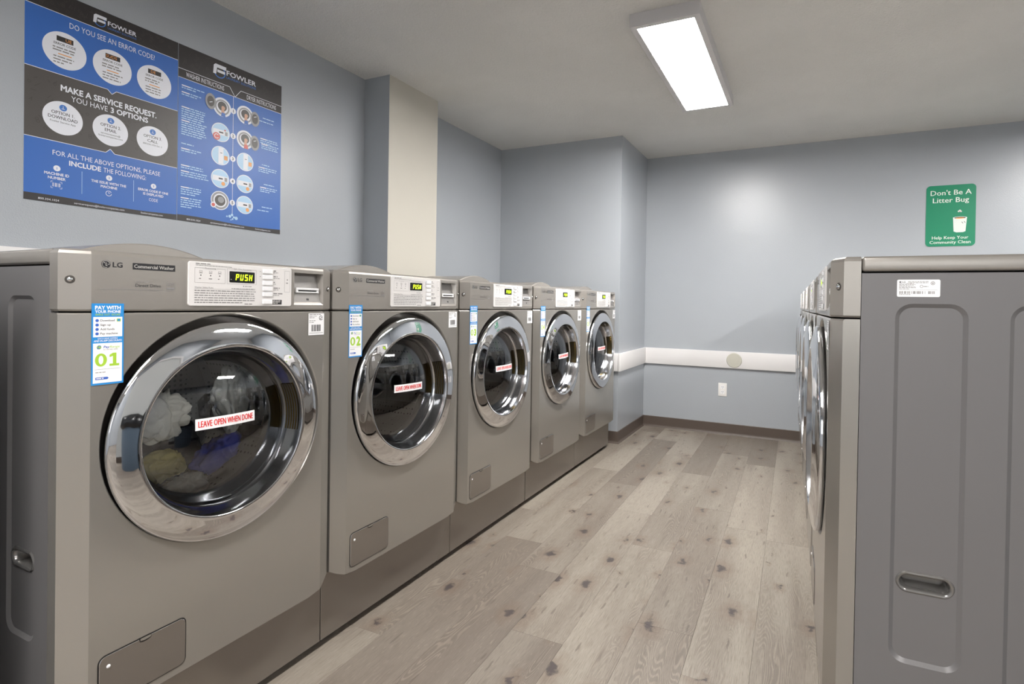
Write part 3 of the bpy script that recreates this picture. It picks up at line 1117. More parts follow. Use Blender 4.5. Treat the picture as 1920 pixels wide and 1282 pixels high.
def make_side(parent, sgn):
    """pressed side sheet; sgn 0: the y = 0 side, 1: the y = W side"""
    ysurf = 0.0035 if sgn == 0 else W - 0.0035
    inn = 1 if sgn == 0 else -1
    fn = lambda d: (lambda u, v: (u, ysurf + inn * d, v))
    bm = bmesh.new()
    X0, X1, Z0, Z1 = -DEPTH + 0.008, -0.0560, 0.055, 1.1805
    A = rrect(-0.240, 0.385, -0.117, 1.118, 0.030, 6)
    A2 = rrect(-0.232, 0.393, -0.125, 1.110, 0.023, 6)
    B = rrect(-0.660, 0.200, -0.305, 1.118, 0.030, 6)
    B2 = rrect(-0.652, 0.208, -0.313, 1.110, 0.023, 6)
    HS = rrect(-0.227, 0.531, -0.130, 0.571, 0.0199, 8)
    lo = fill_with_holes(bm, [[(X0, Z0), (X1, Z0), (X1, Z1), (X0, Z1)], A, B], fn(0))
    la = fill_with_holes(bm, [A2, HS], fn(0.0055))
    lb = fill_with_holes(bm, [B2], fn(0.0055))
    bridge(bm, lo[1], la[0])
    bridge(bm, lo[2], lb[0])
    # the sheet wraps round to the rear and down
    for (a, c) in ((0, 1), (1, 2), (2, 3), (3, 0)):
        va, vc = lo[0][a], lo[0][c]
        q = [bm.verts.new((v.co.x, ysurf + inn * 0.012, v.co.z)) for v in (va, vc)]
        bm.faces.new((va, vc, q[1], q[0]))
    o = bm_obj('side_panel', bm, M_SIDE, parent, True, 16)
    # carrying handle: raised rim and a deep cup
    bm = bmesh.new()
    cu, cv = -0.1785, 0.551
    prof = [(0.0045, 0.0), (0.0, -0.0022), (-0.0028, 0.0005), (-0.0026, 0.0035), (0.0006, 0.0060), (0.0060, 0.0072), (0.024, 0.0085), (0.030, 0.0125)]
    prev = None
    for d, ins in prof:
        lp = rrect(-0.227 + ins, 0.531 + ins, -0.130 - ins, 0.571 - ins, 0.0199 - ins, 8)
        cur = [bm.verts.new(fn(0.0055 + d)(p[0], p[1])) for p in lp]
        if prev:
            bridge(bm, prev, cur)
        prev = cur
    bm.faces.new(prev)
    bm_obj('side_handle', bm, M_HAND, o, True, 50)
    return o


M_HAND = mat('handle_cup_grey', (142, 140, 138), 0.2, 0.7)


def blob_door(parent):
    """the chrome porthole door; turned about X"""
    prof = [(-0.030, 0.250), (-0.018, 0.262), (-0.002, 0.2692), (0.0085, 0.2712), (0.0120, 0.2708), (0.0145, 0.2690), (0.0163, 0.2650), (0.0190, 0.2540), (0.0216, 0.2420), (0.0240, 0.2300), (0.0260, 0.2200), (0.0274, 0.2140),
            (0.0270, 0.2110), (0.0255, 0.2090)]
    d = lathe_x('door', prof, M_CHROME, parent, DY, DZ, 112)
    lathe_x('inner_bowl', [(0.0258, 0.2090), (0.0180, 0.2062), (0.0050, 0.2030), (-0.0150, 0.1990), (-0.0300, 0.1950), (-0.0360, 0.1880)], M_CHROME2, d, DY, DZ, 96)
    # grip: grooved dark recess on the hinge-opposite side of the bowl
    a0, a1 = math.radians(-12), math.radians(27)
    V, Fc, fm = [], [], []
    na, nr = 12, 15
    for i in range(na + 1):
        a = a0 + (a1 - a0) * i / na
        for j in range(nr + 1):
            s = j / nr
            r = 0.2040 - 0.0075 * s - 0.0012 - (0.0018 if j % 3 == 1 else 0.0)
            x = 0.0170 - 0.0400 * s
            V.append((x, DY + r * math.cos(a), DZ + r * math.sin(a)))
    for i in range(na):
        for j in range(nr):
            Fc.append((i * (nr + 1) + j, (i + 1) * (nr + 1) + j, (i + 1) * (nr + 1) + j + 1, i * (nr + 1) + j + 1))
            fm.append(1 if j % 3 == 0 else 0)
    mesh_obj('grip', V, Fc, [M_GOLD, M_BLACK], fm, d)
    # slightly domed window
    n, rr = 72, 10
    V, Fc = [(0.0120, DY, DZ)], []
    for j in range(1, rr + 1):
        r = 0.196 * j / rr
        x = 0.0120 - 0.0430 * (j / rr) ** 2
        for i in range(n):
            a = 2 * PI * i / n
            V.append((x, DY + r * math.cos(a), DZ + r * math.sin(a)))
    for i in range(n):
        Fc.append((0, 1 + i, 1 + (i + 1) % n))
    for j in range(rr - 1):
        for i in range(n):
            a, c = 1 + j * n + i, 1 + j * n + (i + 1) % n
            Fc.append((a, a + n, c + n, c))
    mesh_obj('window', V, Fc, M_GLASS, None, d, True)
    return d


def door_label(parent, dy, dz, tilt):
    pr = Print()
    lw, lh = 0.155, 0.0275
    nu, nv = 24, 4
    gp = [(lw * i / nu, lh * j / nv) for i in range(nu + 1) for j in range(nv + 1)]
    pr.add(gp, [(i * (nv + 1) + j, (i + 1) * (nv + 1) + j, (i + 1) * (nv + 1) + j + 1, i * (nv + 1) + j + 1) for i in range(nu) for j in range(nv)], M_WHITE, 0)
    pr.text('LEAVE OPEN WHEN DONE', lw / 2, 0.0068, 0.0148, M_RED, 1.5, 0.143, 'C', 0.018)
    ca, sa = math.cos(tilt), math.sin(tilt)

    def fn(u, v, o):
        y = dy + u * ca - v * sa
        z = dz + u * sa + v * ca
        return (0.0120 - 0.0430 * ((y - DY) ** 2 + (z - DZ) ** 2) / 0.196 ** 2 + 0.0014 + o, y, z)
    return pr.build('door_label', parent, fn, 0.0004)


def big_digits(pr, num, u, v, wd, h, gap):
    """heavy slab numerals"""
    for ch in num:
        cu = u + wd / 2
        if ch == '0':
            pts, fs, n = [], [], 40
            for i in range(n):
                a = 2 * PI * i / n
                pts += [(cu + wd / 2 * math.cos(a), v + h / 2 + h / 2 * math.sin(a)), (cu + wd * 0.20 * math.cos(a), v + h / 2 + h * 0.33 * math.sin(a))]
            for i in range(n):
                j = (i + 1) % n
                fs.append((2 * i, 2 * j, 2 * j + 1, 2 * i + 1))
            pr.add(pts, fs, M_PGREEN, 2)
        elif ch == '1':
            pr.rect(cu - wd * 0.42, v, cu + wd * 0.42, v + h * 0.17, M_PGREEN, 2)
            pr.rect(cu - wd * 0.13, v + h * 0.17, cu + wd * 0.17, v + h, M_PGREEN, 2)
            pr.poly([(cu - wd * 0.13, v + h), (cu - wd * 0.42, v + h * 0.86), (cu - wd * 0.42, v + h * 0.68), (cu - wd * 0.13, v + h * 0.76)], M_PGREEN, 2)
        else:
            pr.text(ch, cu, v, h, M_PGREEN, 2, wd * 0.92, 'C', 0.05)
        u += wd + gap


def pay_sticker(parent, num):
    pr = Print()
    sw, sh = 0.0590, 0.1710
    pr.rect(0, 0, sw, sh, M_PBLUE, 0)
    pr.text('PAY WITH', sw / 2, 0.1585, 0.0074, M_WHITE, 1, 0.047, 'C', 0.035)
    pr.text('YOUR PHONE', sw / 2, 0.1510, 0.0055, M_WHITE, 1, 0.047, 'C', 0.03)
    pr.text('SIMPLE. FAST. SECURE.', sw / 2, 0.1456, 0.0034, M_PGREEN, 1, 0.046, 'C', 0.02)
    pr.rect(0.003, 0.1005, sw - 0.003, 0.1425, M_WHITE, 1)
    for i, s in enumerate(('Download', 'Sign up', 'Add funds', 'Pay machine')):
        v = 0.1332 - i * 0.0092
        pr.disc(0.0098, v + 0.0019, 0.0031, M_PBLUE2, 2, 16)
        pr.text(s, 0.0155, v, 0.0042, M_INK, 2, (0.026, 0.019, 0.026, 0.032)[i], 'L', 0.01)
    pr.rr(0.0455, 0.1325, 0.0530, 0.1390, 0.001, M_PGREEN, 2)
    pr.rr(0.0468, 0.1335, 0.0515, 0.1380, 0.001, M_PBLUE, 3)
    pr.text('EXCLUSIVE OFFERS', sw / 2, 0.0955, 0.0030, M_WHITE, 1, 0.036, 'C', 0.01)
    pr.text('AND IN-APP DISCOUNTS', sw / 2, 0.0905, 0.0037, M_WHITE, 1, 0.051, 'C', 0.02, 0.15)
    pr.rect(0.003, 0.004, sw - 0.003, 0.0875, M_WHITE, 1)
    pr.ring(0.0135, 0.0790, 0.0028, 0.0042, M_PGREEN, 2, 20)
    pr.poly([(0.010, 0.0755), (0.0150, 0.0755), (0.0170, 0.0825), (0.0120, 0.0825)], M_PBLUE2, 3)
    pr.poly([(0.0118, 0.0768), (0.0145, 0.0768), (0.0158, 0.0812), (0.0130, 0.0812)], M_PGREEN, 4)
    pr.text('Pay', 0.0215, 0.0770, 0.0046, M_PBLUE2, 2, 0.0105, 'L', 0.02, 0.2)
    pr.text('Range', 0.0330, 0.0770, 0.0046, M_PGREEN, 2, 0.0180, 'L', 0.0, 0.2)
    pr.text('ACCEPTED HERE', 0.0210, 0.0725, 0.0022, M_INK2, 2, 0.027)
    big_digits(pr, num, 0.0065, 0.0385, 0.0215, 0.0275, 0.0030)
    pr.rect(0.006, 0.0325, sw - 0.006, 0.0330, M_INK2, 2)
    pr.greek(0.0075, 0.0270, 0.0300, 1, 0.004, 0.0014, M_INK2, 2, 3)
    pr.poly([(0.0075, 0.0110), (0.0290, 0.0110), (0.0315, 0.0135), (0.0290, 0.0160), (0.0075, 0.0160)], M_PBLUE2, 2)
    pr.greek(0.0090, 0.0145, 0.0280, 1, 0.003, 0.0018, M_WHITE, 3, 5)
    return pr.build('pay_sticker', parent, lambda u, v, o: (0.0012 + o, 0.0468 + u, 0.9330 + v), 0.00018)


def barcode_tag(parent):
    pr = Print()
    pr.rect(0, 0, 0.0575, 0.065, M_WHITE, 0)
    pr.greek(0.003, 0.0625, 0.048, 1, 0.004, 0.0022, M_INK2, 1, 1)
    pr.greek(0.003, 0.0575, 0.034, 2, 0.0045, 0.0020, M_INK2, 1, 2)
    pr.greek(0.003, 0.0440, 0.026, 2, 0.0050, 0.0018, M_INK2, 1, 3)
    pr.ring(0.0455, 0.0510, 0.0052, 0.0070, M_INK, 1, 24, 0.6, 2 * PI - 0.4)
    pr.line(0.0440, 0.0500, 0.0515, 0.0530, 0.0018, M_INK, 2)
    pr.line(0.0405, 0.0460, 0.0440, 0.0500, 0.0018, M_INK, 2)
    pr.barcode(0.011, 0.011, 0.046, 0.031, M_INK, 1, 20, 9)
    pr.rect(0.003, 0.0055, 0.054, 0.0068, M_INK2, 1)
    return pr.build('barcode_tag', parent, lambda u, v, o: (0.0012 + o, 0.5890 + u, 1.0130 + v), 0.00018)


def lg_badge(pr, u, v, r, layer, ink, bg):
    pr.disc(u, v, r, ink, layer, 36)
    pr.ring(u, v, r * 0.80, r * 0.88, bg, layer + 1, 34, math.radians(10), math.radians(285))
    pr.rect(u - r * 0.10, v - r * 0.42, u + r * 0.06, v + r * 0.45, bg, layer + 1)
    pr.rect(u - r * 0.10, v - r * 0.42, u + r * 0.30, v - r * 0.28, bg, layer + 1)
    pr.rect(u + r * 0.30, v - r * 0.05, u + r * 0.80, v + r * 0.06, bg, layer + 1)
    pr.disc(u - r * 0.38, v + r * 0.36, r * 0.12, bg, layer + 1, 12)


def fascia_print(parent):
    pr = Print()
    lg_badge(pr, 0.0722, 1.1868, 0.0083, 0, M_INK, M_INKL)
    pr.text('LG', 0.0845, 1.1815, 0.0105, M_INK, 0, 0.0185, 'L', 0.02)
    pr.rect(0.1225, 1.1790, 0.2110, 1.1932, M_INK, 0)
    pr.text('Commercial Washer', 0.1668, 1.1825, 0.0075, M_INKL, 1, 0.0830, 'C', 0.01)
    pr.text('inverter', 0.1283, 1.1512, 0.0030, M_INK2, 0, 0.0270)
    pr.text('Direct Drive', 0.1283, 1.1410, 0.0070, M_INK, 0, 0.0520)
    pr.frame(0.1925, 1.1370, 0.2102, 1.1530, 0.0007, M_INK2, 0)
    pr.rect(0.1932, 1.1375, 0.2095, 1.1415, M_INK2, 1)
    pr.ring(0.2040, 1.1490, 0.0022, 0.0030, M_INK2, 1, 16)
    pr.greek(0.1940, 1.1480, 0.2020, 1, 0.003, 0.0018, M_INK2, 1, 4)
    u = 0.0615
    while u < 0.2100:
        pr.rect(u, 1.1338, u + 0.0016, 1.1352, M_INK2, 0)
        u += 0.0024
    return pr.build('fascia_lettering', parent, lambda u, v, o: (0.0004 + o, u, v), 0.0002)


def panel_print(parent):
    """grey print on the white control plate"""
    pr = Print()
    pr.greek(0.2560, 1.2035, 0.3060, 1, 0.004, 0.0024, M_INK2, 0, 11, 0.0)
    pr.greek(0.2560, 1.1990, 0.3780, 1, 0.004, 0.0014, M_INK2, 0, 12, 0.0)
    pr.frame(0.2535, 1.1560, 0.3300, 1.1925, 0.0005, M_INK2, 0)
    pr.rect(0.2770, 1.1905, 0.3080, 1.1940, M_PLASTW, 1)
    pr.text('Processing', 0.2920, 1.1905, 0.0034, M_INK2, 2, 0.0270, 'C')
    for i, u in enumerate((0.2685, 0.2925, 0.3155)):
        pr.frame(u - 0.0038, 1.1790, u + 0.0038, 1.1855, 0.0006, M_INK2, 0)
        pr.rect(u - 0.0022, 1.1805, u + 0.0022, 1.1818, M_INK2, 0)
        pr.disc(u, 1.1742, 0.0015, M_INK, 0, 12)
        pr.greek(u - 0.0045, 1.1672, u + 0.0045, 1, 0.003, 0.0020, M_INK2, 0, 20 + i, 0.0)
    pr.frame(0.3350, 1.1560, 0.4160, 1.1950, 0.0005, M_INK2, 0)
    pr.rect(0.3520, 1.1930, 0.4020, 1.1965, M_PLASTW, 1)
    pr.text('EST. Time Remaining', 0.3770, 1.1930, 0.0034, M_INK2, 2, 0.0480, 'C')
    pr.disc(0.3800, 1.1510, 0.0013, M_INK, 0, 12)
    pr.greek(0.3840, 1.1518, 0.4120, 1, 0.003, 0.0018, M_INK2, 0, 30, 0.0)
    pr.text('Washer Safety Rules', 0.2535, 1.1430, 0.0034, M_INK2, 0, 0.0460)
    pr.rect(0.2535, 1.1412, 0.4130, 1.1417, M_INK2, 0)
    pr.greek(0.3470, 1.1450, 0.4130, 1, 0.003, 0.0018, M_INK2, 0, 31, 0.0)
    pr.greek(0.2535, 1.1382, 0.4150, 6, 0.0058, 0.0022, M_INK2, 0, 32, 0.04)
    pr.greek(0.3830, 1.1060, 0.4130, 1, 0.003, 0.0024, M_INK2, 0, 33, 0.0)
    for i, z in enumerate((1.1935, 1.1779, 1.1619, 1.1463, 1.1311)):
        pr.greek(0.4680, z + 0.0045, 0.4680 + (0.010, 0.015, 0.011, 0.020, 0.036)[i], 1, 0.003, 0.0030, M_INK2, 0, 40 + i, 0.0)
        pr.greek(0.4680, z - 0.0010, 0.4680 + (0.020, 0.022, 0.014, 0.023, 0.034)[i], 1, 0.003, 0.0016, M_INK2, 0, 50 + i, 0.0)
    pr.disc(0.4275, 1.1930, 0.0014, M_INK, 0, 3)
    pr.disc(0.4275, 1.1790, 0.0014, M_INK, 0, 4)
    pr.rect(0.4650, 1.1040, 0.4945, 1.1170, M_INK, 0)
    pr.greek(0.4665, 1.1155, 0.4930, 3, 0.0036, 0.0020, M_INKL, 1, 60, 0.3)
    pr.frame(0.5030, 1.1390, 0.5210, 1.1985, 0.0005, M_INK2, 0)
    pr.rect(0.5105, 1.1720, 0.5140, 1.1755, M_INK2, 0)
    pr.greek(0.5080, 1.1660, 0.5165, 1, 0.003, 0.0026, M_INK2, 0, 61, 0.0)
    return pr.build('panel_print', parent, lambda u, v, o: (0.0042 + o, u, v), 0.00015)


def make_washer():
    t = empty('washer', (0, 0, 0))
    # carcass
    box('cabinet', -DEPTH, -0.500, 0.046, W - 0.046, 0.035, 1.1780, M_SIDE_D, t)
    make_side(t, 0)
    make_side(t, 1)
    # lid with its crowned top
    bm_obj('top_cover', box_bm(-DEPTH - 0.002, -0.0560, 0.0015, W - 0.0015, 1.1840, 1.2155, 0.006, 3), M_CTRL, t, True, 40)
    n, hc, hh = 28, 0.146, 0.030
    cz = H - 0.003
    cy = 0.187
    V, Fc = [], []
    lay = [(-0.060, -0.003), (-0.063, 0.0), (-0.30, 0.0), (-0.40, -0.030)]
    for (x, dz) in lay:
        for i in range(n + 1):
            s = -1 + 2 * i / n
            V.append((x, cy + hc * s, max(cz - 0.004, cz + hh * (1 - s * s) + dz)))
    for (x, dz) in (lay[0], lay[-1]):
        for i in range(n + 1):
            V.append((x, cy + hc * (-1 + 2 * i / n), cz - 0.008))
    k = n + 1
    for a in range(3):
        for i in range(n):
            Fc.append((a * k + i, a * k + i + 1, (a + 1) * k + i + 1, (a + 1) * k + i))
    for i in range(n):
        Fc.append((i, 4 * k + i, 4 * k + i + 1, i + 1))
        Fc.append((3 * k + i, 3 * k + i + 1, 5 * k + i + 1, 5 * k + i))
    b = bmesh.new()
    vv = [b.verts.new(v) for v in V]
    for f in Fc:
        b.faces.new([vv[i] for i in f])
    bm_obj('crown', b, M_CTRL, bpy.data.objects[t.name].children[-1], True, 40)
    # fascia and its fittings
    fas, pocket = make_fascia(t)
    fascia_print(fas)
    # coin plate print, slot
    def pk(u, v, o):
        s = (v - 1.1115) / (1.1945 - 1.1115)
        return (-0.004 - 0.020 * s + o + 0.0004, u, v)
    pr = Print()
    pr.rect(0.5480, 1.1120, 0.6340, 1.1935, M_COIN, -1)
    pr.greek(0.5760, 1.1880, 0.6050, 1, 0.004, 0.0022, M_INK2, 0, 70, 0.0)
    pr.greek(0.5740, 1.1840, 0.6040, 6, 0.0045, 0.0020, M_INK2, 0, 71, 0.2)
    pr.rect(0.5665, 1.1290, 0.6120, 1.1298, M_INK2, 0)
    pr.frame(0.5680, 1.1140, 0.6140, 1.1275, 0.0005, M_INK2, 0)
    pr.rect(0.5860, 1.1165, 0.5950, 1.1225, M_INK, 0)
    pr.build('coin_plate_print', fas, pk, 0.0002)
    b = bmesh.new()
    for (y0, y1, z0, z1) in ((0.5500, 0.6310, 1.1470, 1.1530), (0.5500, 0.6310, 1.1385, 1.1425), (0.5500, 0.5570, 1.1425, 1.1470), (0.6240, 0.6310, 1.1425, 1.1470)):
        box_bm(-0.016, -0.0040, y0, y1, z0, z1, 0.001, 1, bm=b)
    cs = bm_obj('coin_slot', b, M_KEYW, fas)
    box('slot_gap', -0.016, -0.0085, 0.5570, 0.6240, 1.1425, 1.1470, M_BLACK, fas)
    # white control plate
    b = bmesh.new()
    lp = rrect(0.2395, 1.0995, 0.5268, 1.2070, 0.006, 5)
    f0 = [b.verts.new((0.0002, p[0], p[1])) for p in lp]
    f1 = [b.verts.new((0.0030, p[0], p[1])) for p in lp]
    lp2 = rrect(0.2403, 1.1003, 0.5260, 1.2062, 0.0055, 5)
    f2 = [b.verts.new((0.0038, p[0], p[1])) for p in lp2]
    bridge(b, f0, f1)
    bridge(b, f1, f2)
    b.faces.new(f2)
    cp = bm_obj('control_plate', b, M_PLASTW, t, True, 30)
    panel_print(cp)
    b = bmesh.new()
    for i, z in enumerate((1.1935, 1.1779, 1.1619, 1.1463, 1.1311, 1.1107)):
        o = bm_obj('key', box_bm(0.0034, 0.0072, 0.4340, 0.4640, z - 0.0056, z + 0.0056, 0.0010, 1), M_KEYW, cp)
    b.free()
    pr = Print()
    pr.rr(0.3410, 1.1600, 0.4110, 1.1885, 0.0015, M_DISPB, 0)
    pr.seg7('PUSH', 0.3570, 1.1655, 0.0088, 0.0165, 0.0036, 0.0027, M_LED, 1, 0.10)
    pr.greek(0.3435, 1.1685, 0.3520, 1, 0.003, 0.0018, M_INK2, 1, 62, 0.0)
    pr.build('display', cp, lambda u, v, o: (0.0044 + o, u, v), 0.0003)
    # screws on the two facets, a dark disc painting each dimple's shade
    for sgn in (0, 1):
        yc = 0.0165 if sgn == 0 else W - 0.0165
        nx, ny = D_, (-E_ if sgn == 0 else E_)
        nn = Vector((nx, ny, 0)).normalized()
        ctr = Vector((-E_ * (1 - 0.0165 / D_), yc, 1.1525))
        b = bmesh.new()
        bmesh.ops.create_cone(b, cap_ends=True, segments=24, radius1=0.0085, radius2=0.0078, depth=0.0016)
        rot = nn.to_track_quat('Z', 'Y').to_matrix()
        bmesh.ops.rotate(b, verts=b.verts, matrix=rot)
        bmesh.ops.translate(b, verts=b.verts, vec=ctr + nn * 0.0003)
        dm = bm_obj('screw_shade_disc', b, M_RECESS_SHADE, t, True, 40)
        b = bmesh.new()
        bmesh.ops.create_uvsphere(b, u_segments=16, v_segments=10, radius=0.0052)
        bmesh.ops.scale(b, verts=b.verts, vec=(1, 1, 0.55))
        bmesh.ops.rotate(b, verts=b.verts, matrix=rot)
        bmesh.ops.translate(b, verts=b.verts, vec=ctr + nn * 0.0012)
        bm_obj('screw', b, M_CHROME, dm, True)
    # front, door, drum
    make_front(t)
    dr = blob_door(t)
    lathe_x('gasket', [(-0.036, 0.188), (-0.045, 0.192), (-0.060, 0.205), (-0.066, 0.180), (-0.085, 0.172), (-0.10, 0.188)], M_GASKET, t, DY, DZ, 64)
    lathe_x('drum', [(-0.098, 0.187), (-0.10, 0.245), (-0.13, 0.255), (-0.44, 0.255), (-0.46, 0.24), (-0.47, 0.12), (-0.45, 0.06), (-0.45, 0.001)], M_DRUM, t, DY, DZ, 64)
    for a in (90, 210, 330):
        a = math.radians(a + 20)
        b = bmesh.new()
        lp = []
        for x in (-0.135, -0.43):
            for (da, r) in ((-0.22, 0.2535), (-0.06, 0.205), (0.06, 0.205), (0.22, 0.2535)):
                lp.append(b.verts.new((x, DY + r * math.cos(a + da), DZ + r * math.sin(a + da))))
        for i in range(3):
            b.faces.new((lp[i], lp[i + 1], lp[i + 5], lp[i + 4]))
        b.faces.new(lp[0:4])
        b.faces.new(lp[4:8])
        bm_obj('drum_paddle', b, M_CHROME2, t)
    # drain hatch
    b = bmesh.new()
    lp = rrect(0.0628, 0.2403, 0.2442, 0.3547, 0.015, 6)
    g0 = [b.verts.new((0.0003, p[0], p[1])) for p in lp]
    b.faces.new(g0)
    for f in b.faces:
        f.material_index = 1
    def edge(z):
        return z
    lp2 = rrect(0.0652, 0.2427, 0.2418, 0.3523, 0.013, 6)
    g1 = [b.verts.new((0.0003, p[0], p[1])) for p in lp2]
    g2 = [b.verts.new((0.0015, p[0], p[1])) for p in lp2]
    lp3 = rrect(0.0660, 0.2435, 0.2410, 0.3515, 0.0122, 6)
    g3 = [b.verts.new((0.0022, p[0], p[1])) for p in lp3]
    bridge(b, g1, g2, 0)
    bridge(b, g2, g3, 2)
    f = b.faces.new(g3)
    f.material_index = 0
    ht = bm_obj('drain_hatch', b, [M_BASEP, M_BLACK, M_CHROME], t, True, 16)
    pr = Print()
    pr.poly([(0.1420, 0.3535), (0.1660, 0.3535), (0.1660, 0.3470), (0.1610, 0.3448), (0.1540, 0.3440), (0.1470, 0.3448), (0.1420, 0.3470)], M_BLACK, 0)
    pr.poly([(0.1435, 0.3535), (0.1650, 0.3535), (0.1650, 0.3488), (0.1600, 0.3476), (0.1540, 0.3470), (0.1490, 0.3476), (0.1435, 0.3488)], M_BODY, 1)
    pr.build('finger_notch', ht, lambda u, v, o: (0.0026 + o, u, v), 0.0004)
    b = bmesh.new()
    bmesh.ops.create_uvsphere(b, u_segments=14, v_segments=8, radius=0.0040)
    bmesh.ops.scale(b, verts=b.verts, vec=(0.5, 1, 1))
    bmesh.ops.translate(b, verts=b.verts, vec=(0.0026, 0.0820, 0.3290))
    bm_obj('hatch_screw', b, M_KEYW, ht, True)
    # base panel and feet
    bm_obj('base_panel', box_bm(-RB - 0.03, -RB, -0.0030, W + 0.0045, 0.025, 0.300, 0.0015, 1), M_BASEP, t, True, 40)
    for (x, y) in ((-0.14, 0.06), (-0.14, W - 0.06), (-DEPTH + 0.06, 0.06), (-DEPTH + 0.06, W - 0.06)):
        b = bmesh.new()
        bmesh.ops.create_cone(b, cap_ends=True, segments=16, radius1=0.024, radius2=0.018, depth=0.040)
        bmesh.ops.translate(b, verts=b.verts, vec=(x, y, 0.020))
        bm_obj('foot', b, M_BLACK, t, True, 40)
    barcode_tag(t)
    return t


M_SIDE_D = mat('cabinet_shell', (60, 59, 58), 0.5, 0.3)


def copy_tree(o, parent=None):
    c = o.copy()
    COL.objects.link(c)
    c.parent = parent
    for ch in list(o.children):
        copy_tree(ch, c)
    return c


proto = make_washer()
G1, G2 = 'washers in the left row', 'washers in the right row'
LY = [0.0, 0.70, 1.400, 2.104, 2.804]
LLAB = ['taupe front-load washer with sticker 01 and laundry behind its door', 'taupe front-load washer with sticker 02, second in the left row',
        'taupe front-load washer with sticker 03, middle of the left row', 'taupe front-load washer with sticker 04, fourth in the left row',
        'taupe front-load washer with sticker 05, last of the left row by the wall jog']
DL = [(0.258, 0.7965, -0.012), (0.260, 0.789, -0.030), (0.265, 0.789, 0.0), (0.282, 0.789, 0.015), (0.262, 0.789, 0.004)]
left = []
for i in range(5):
    o = copy_tree(proto)
    o.location = (0, LY[i], 0)
    tag(o, LLAB[i], 'washer', G1)
    left.append(o)
RA = 0.0262
RN = ['nearest, grey side and rating label showing', 'second from the near end', 'middle of the row', 'fourth from the near end', 'farthest, by the far wall']
for i in range(5):
    o = copy_tree(proto) if i < 4 else proto
    s = 0.70 * i + W
    o.location = (1.3838 - math.sin(RA) * s, 0.740 + math.cos(RA) * s, 0.012)
    o.rotation_euler = (0, 0, PI + RA)
    tag(o, 'taupe front-load washer in the right row, ' + RN[i], 'washer', G2)
    if i == 0:
        right0 = o
    for ch in o.children:
        if ch.name.startswith('foot'):
            ch.location = (0, 0, -0.012)
for i, o in enumerate(left):
    pay_sticker(o, '0%d' % (i + 1))
    dr = [c for c in o.children if c.name.startswith('door') and 'label' not in c.name][0]
    door_label(dr, *DL[i])
# rating label on the outer side of the nearest right washer
pr = Print()
pr.rr(0, 0, 0.0735, 0.0350, 0.003, M_WHITE, 0)
lg_badge(pr, 0.0055, 0.0300, 0.0019, 1, M_INK, M_WHITE)
pr.text('LG', 0.0090, 0.0286, 0.0028, M_INK, 1, 0.0055, 'L', 0.02)
pr.greek(0.0190, 0.0312, 0.0550, 2, 0.0022, 0.0010, M_INK2, 1, 1)
pr.greek(0.0035, 0.0272, 0.0330, 6, 0.0021, 0.0010, M_INK2, 1, 2)
pr.rect(0.0035, 0.0140, 0.0690, 0.0143, M_INK2, 1)
pr.barcode(0.0040, 0.0060, 0.0660, 0.0115, M_INK2, 1, 44, 3)
pr.greek(0.0040, 0.0052, 0.0260, 1, 0.002, 0.0010, M_INK2, 1, 4)
pr.ring(0.0610, 0.0275, 0.0026, 0.0036, M_INK2, 1, 20)
pr.disc(0.0610, 0.0275, 0.0014, M_INK2, 1, 12)
pr.ring(0.0420, 0.0212, 0.0022, 0.0029, M_INK2, 1, 18)
pr.greek(0.0455, 0.0216, 0.0570, 1, 0.002, 0.0012, M_INK2, 1, 5)
# local x runs towards the front, so on the y = W side u runs to -x
pr.build('rating_label', right0, lambda u, v, o: (-0.1190 - u, W - 0.0033 + o, 1.1320 + v), 0.00015)


# ------------------------------------------------------------------ laundry inside washer 01
def garment(name, label, loc, size, m, seed, fold=1.0, rot=0.0):
    """a bunched cloth: soft lump creased by a few long folds"""
    b = bmesh.new()
    bmesh.ops.create_icosphere(b, subdivisions=5, radius=1.0)
    off = Vector((seed * 3.1, seed * 7.7, seed * 1.3))
    ca, sa = math.cos(rot), math.sin(rot)
    for v in b.verts:
        p = v.co.copy()
        q = p + noise.noise_vector(p * 1.1 + off) * 0.55
        f1 = abs(math.sin((q.y * 2.6 + q.x * 0.9 + noise.noise(q * 1.4 + off)) * 2.4))
        f2 = 1 - abs(noise.noise(q * 2.6 + off * 2))
        k = 0.80 + fold * (0.13 * (f1 - 0.5) + 0.14 * (f2 - 0.7)) + 0.28 * noise.noise(p * 1.0 + off)
        d = p * k
        d = Vector((d.x * size[0], d.y * size[1], d.z * size[2]))
        v.co = Vector((d.x, d.y * ca - d.z * sa, d.y * sa + d.z * ca))
    o = bm_obj(name, b, m, None, True)
    o.location = loc
    return tag(o, label, 'clothing', 'laundry in the first washer')


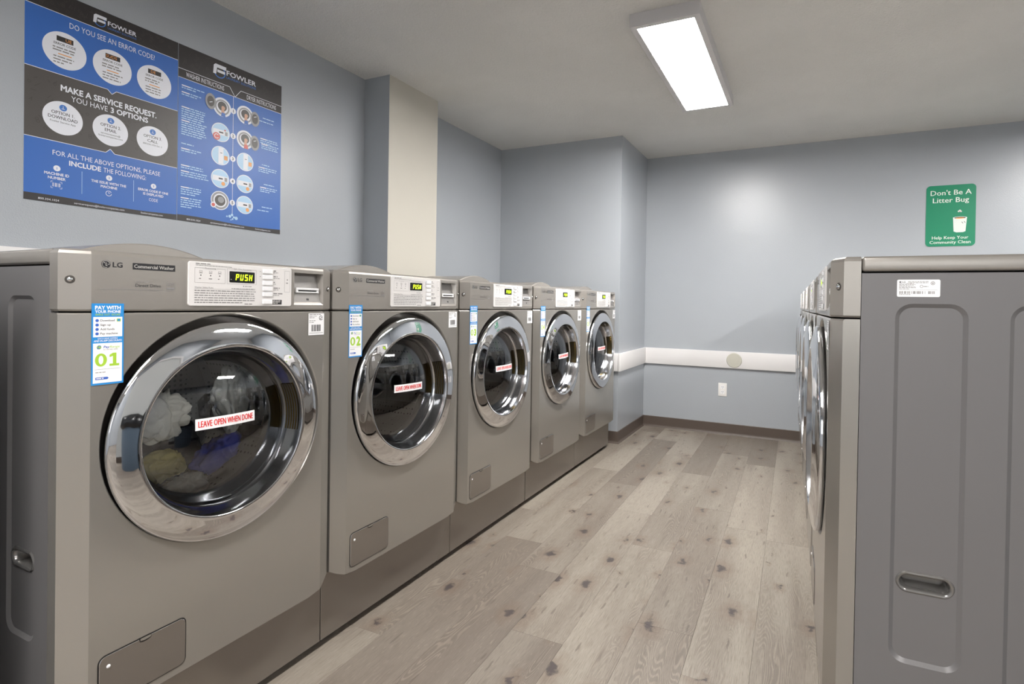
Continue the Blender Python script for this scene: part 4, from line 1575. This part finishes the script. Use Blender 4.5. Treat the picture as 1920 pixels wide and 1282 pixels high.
garment('towel', 'crumpled light grey towel high behind the first washer window', (-0.150, 0.262, 0.815), (0.045, 0.085, 0.075), cloth_mat('cloth_light_grey', (206, 204, 196)), 1, 1.6, -0.2)
garment('shirt', 'pale grey shirt hanging on the right behind the first washer window', (-0.150, 0.450, 0.830), (0.045, 0.055, 0.105), cloth_mat('cloth_pale_grey', (214, 216, 214)), 2, 1.3, 0.1)
garment('jacket', 'blue garment in the middle behind the first washer window', (-0.150, 0.418, 0.686), (0.042, 0.080, 0.040), cloth_mat('cloth_blue', (70, 84, 190)), 3, 1.3, 0.55)
garment('trousers', 'black garment piled behind the blue one in the first washer', (-0.290, 0.340, 0.690), (0.070, 0.130, 0.100), cloth_mat('cloth_black', (26, 27, 34)), 4, 1.0)
garment('pants', 'olive green garment low on the left in the first washer', (-0.150, 0.268, 0.686), (0.042, 0.062, 0.048), cloth_mat('cloth_olive', (160, 150, 96)), 5, 1.2)
garment('sock_bundle', 'white cloth bunched at the bottom of the first washer window', (-0.150, 0.330, 0.615), (0.038, 0.070, 0.034), cloth_mat('cloth_white', (240, 240, 234)), 6, 1.3)

# ------------------------------------------------------------------ trash can seen in the chrome of washer 01
t = tag(empty('trash_can', (2.40, 0.40, 0)), 'blue-grey trash can with black bag, mirrored in the first washer door', 'trash can')
V, Fc = [], []
n = 40
prof = [(0.0, 0.0), (0.20, 0.0), (0.205, 0.01), (0.245, 0.70), (0.262, 0.70), (0.265, 0.735), (0.250, 0.74), (0.236, 0.72), (0.20, 0.04)]
for i in range(n):
    a = 2 * PI * i / n
    for (r, z) in prof:
        V.append((r * math.cos(a), r * math.sin(a), z))
k = len(prof)
for i in range(n):
    j = (i + 1) % n
    for q in range(k - 1):
        Fc.append((i * k + q, j * k + q, j * k + q + 1, i * k + q + 1))
mesh_obj('bin_body', V, Fc, M_BIN, None, t, True, 35)
V, Fc = [], []
prof = [(0.254, 0.60), (0.274, 0.62), (0.272, 0.744), (0.25, 0.752), (0.228, 0.742), (0.216, 0.55), (0.15, 0.35), (0.0, 0.30)]
n = 60
for i in range(n):
    a = 2 * PI * i / n
    for q, (r, z) in enumerate(prof):
        wv = 0.006 * math.sin(a * 13) + 0.004 * math.sin(a * 29 + q)
        V.append(((r + (wv if q != 3 else 0)) * math.cos(a), (r + (wv if q != 3 else 0)) * math.sin(a), z + (0.015 * math.sin(a * 7) if q == 0 else 0)))
k = len(prof)
for i in range(n):
    j = (i + 1) % n
    for q in range(k - 1):
        Fc.append((i * k + q, j * k + q, j * k + q + 1, i * k + q + 1))
mesh_obj('bin_bag', V, Fc, M_BAG, None, t, True)
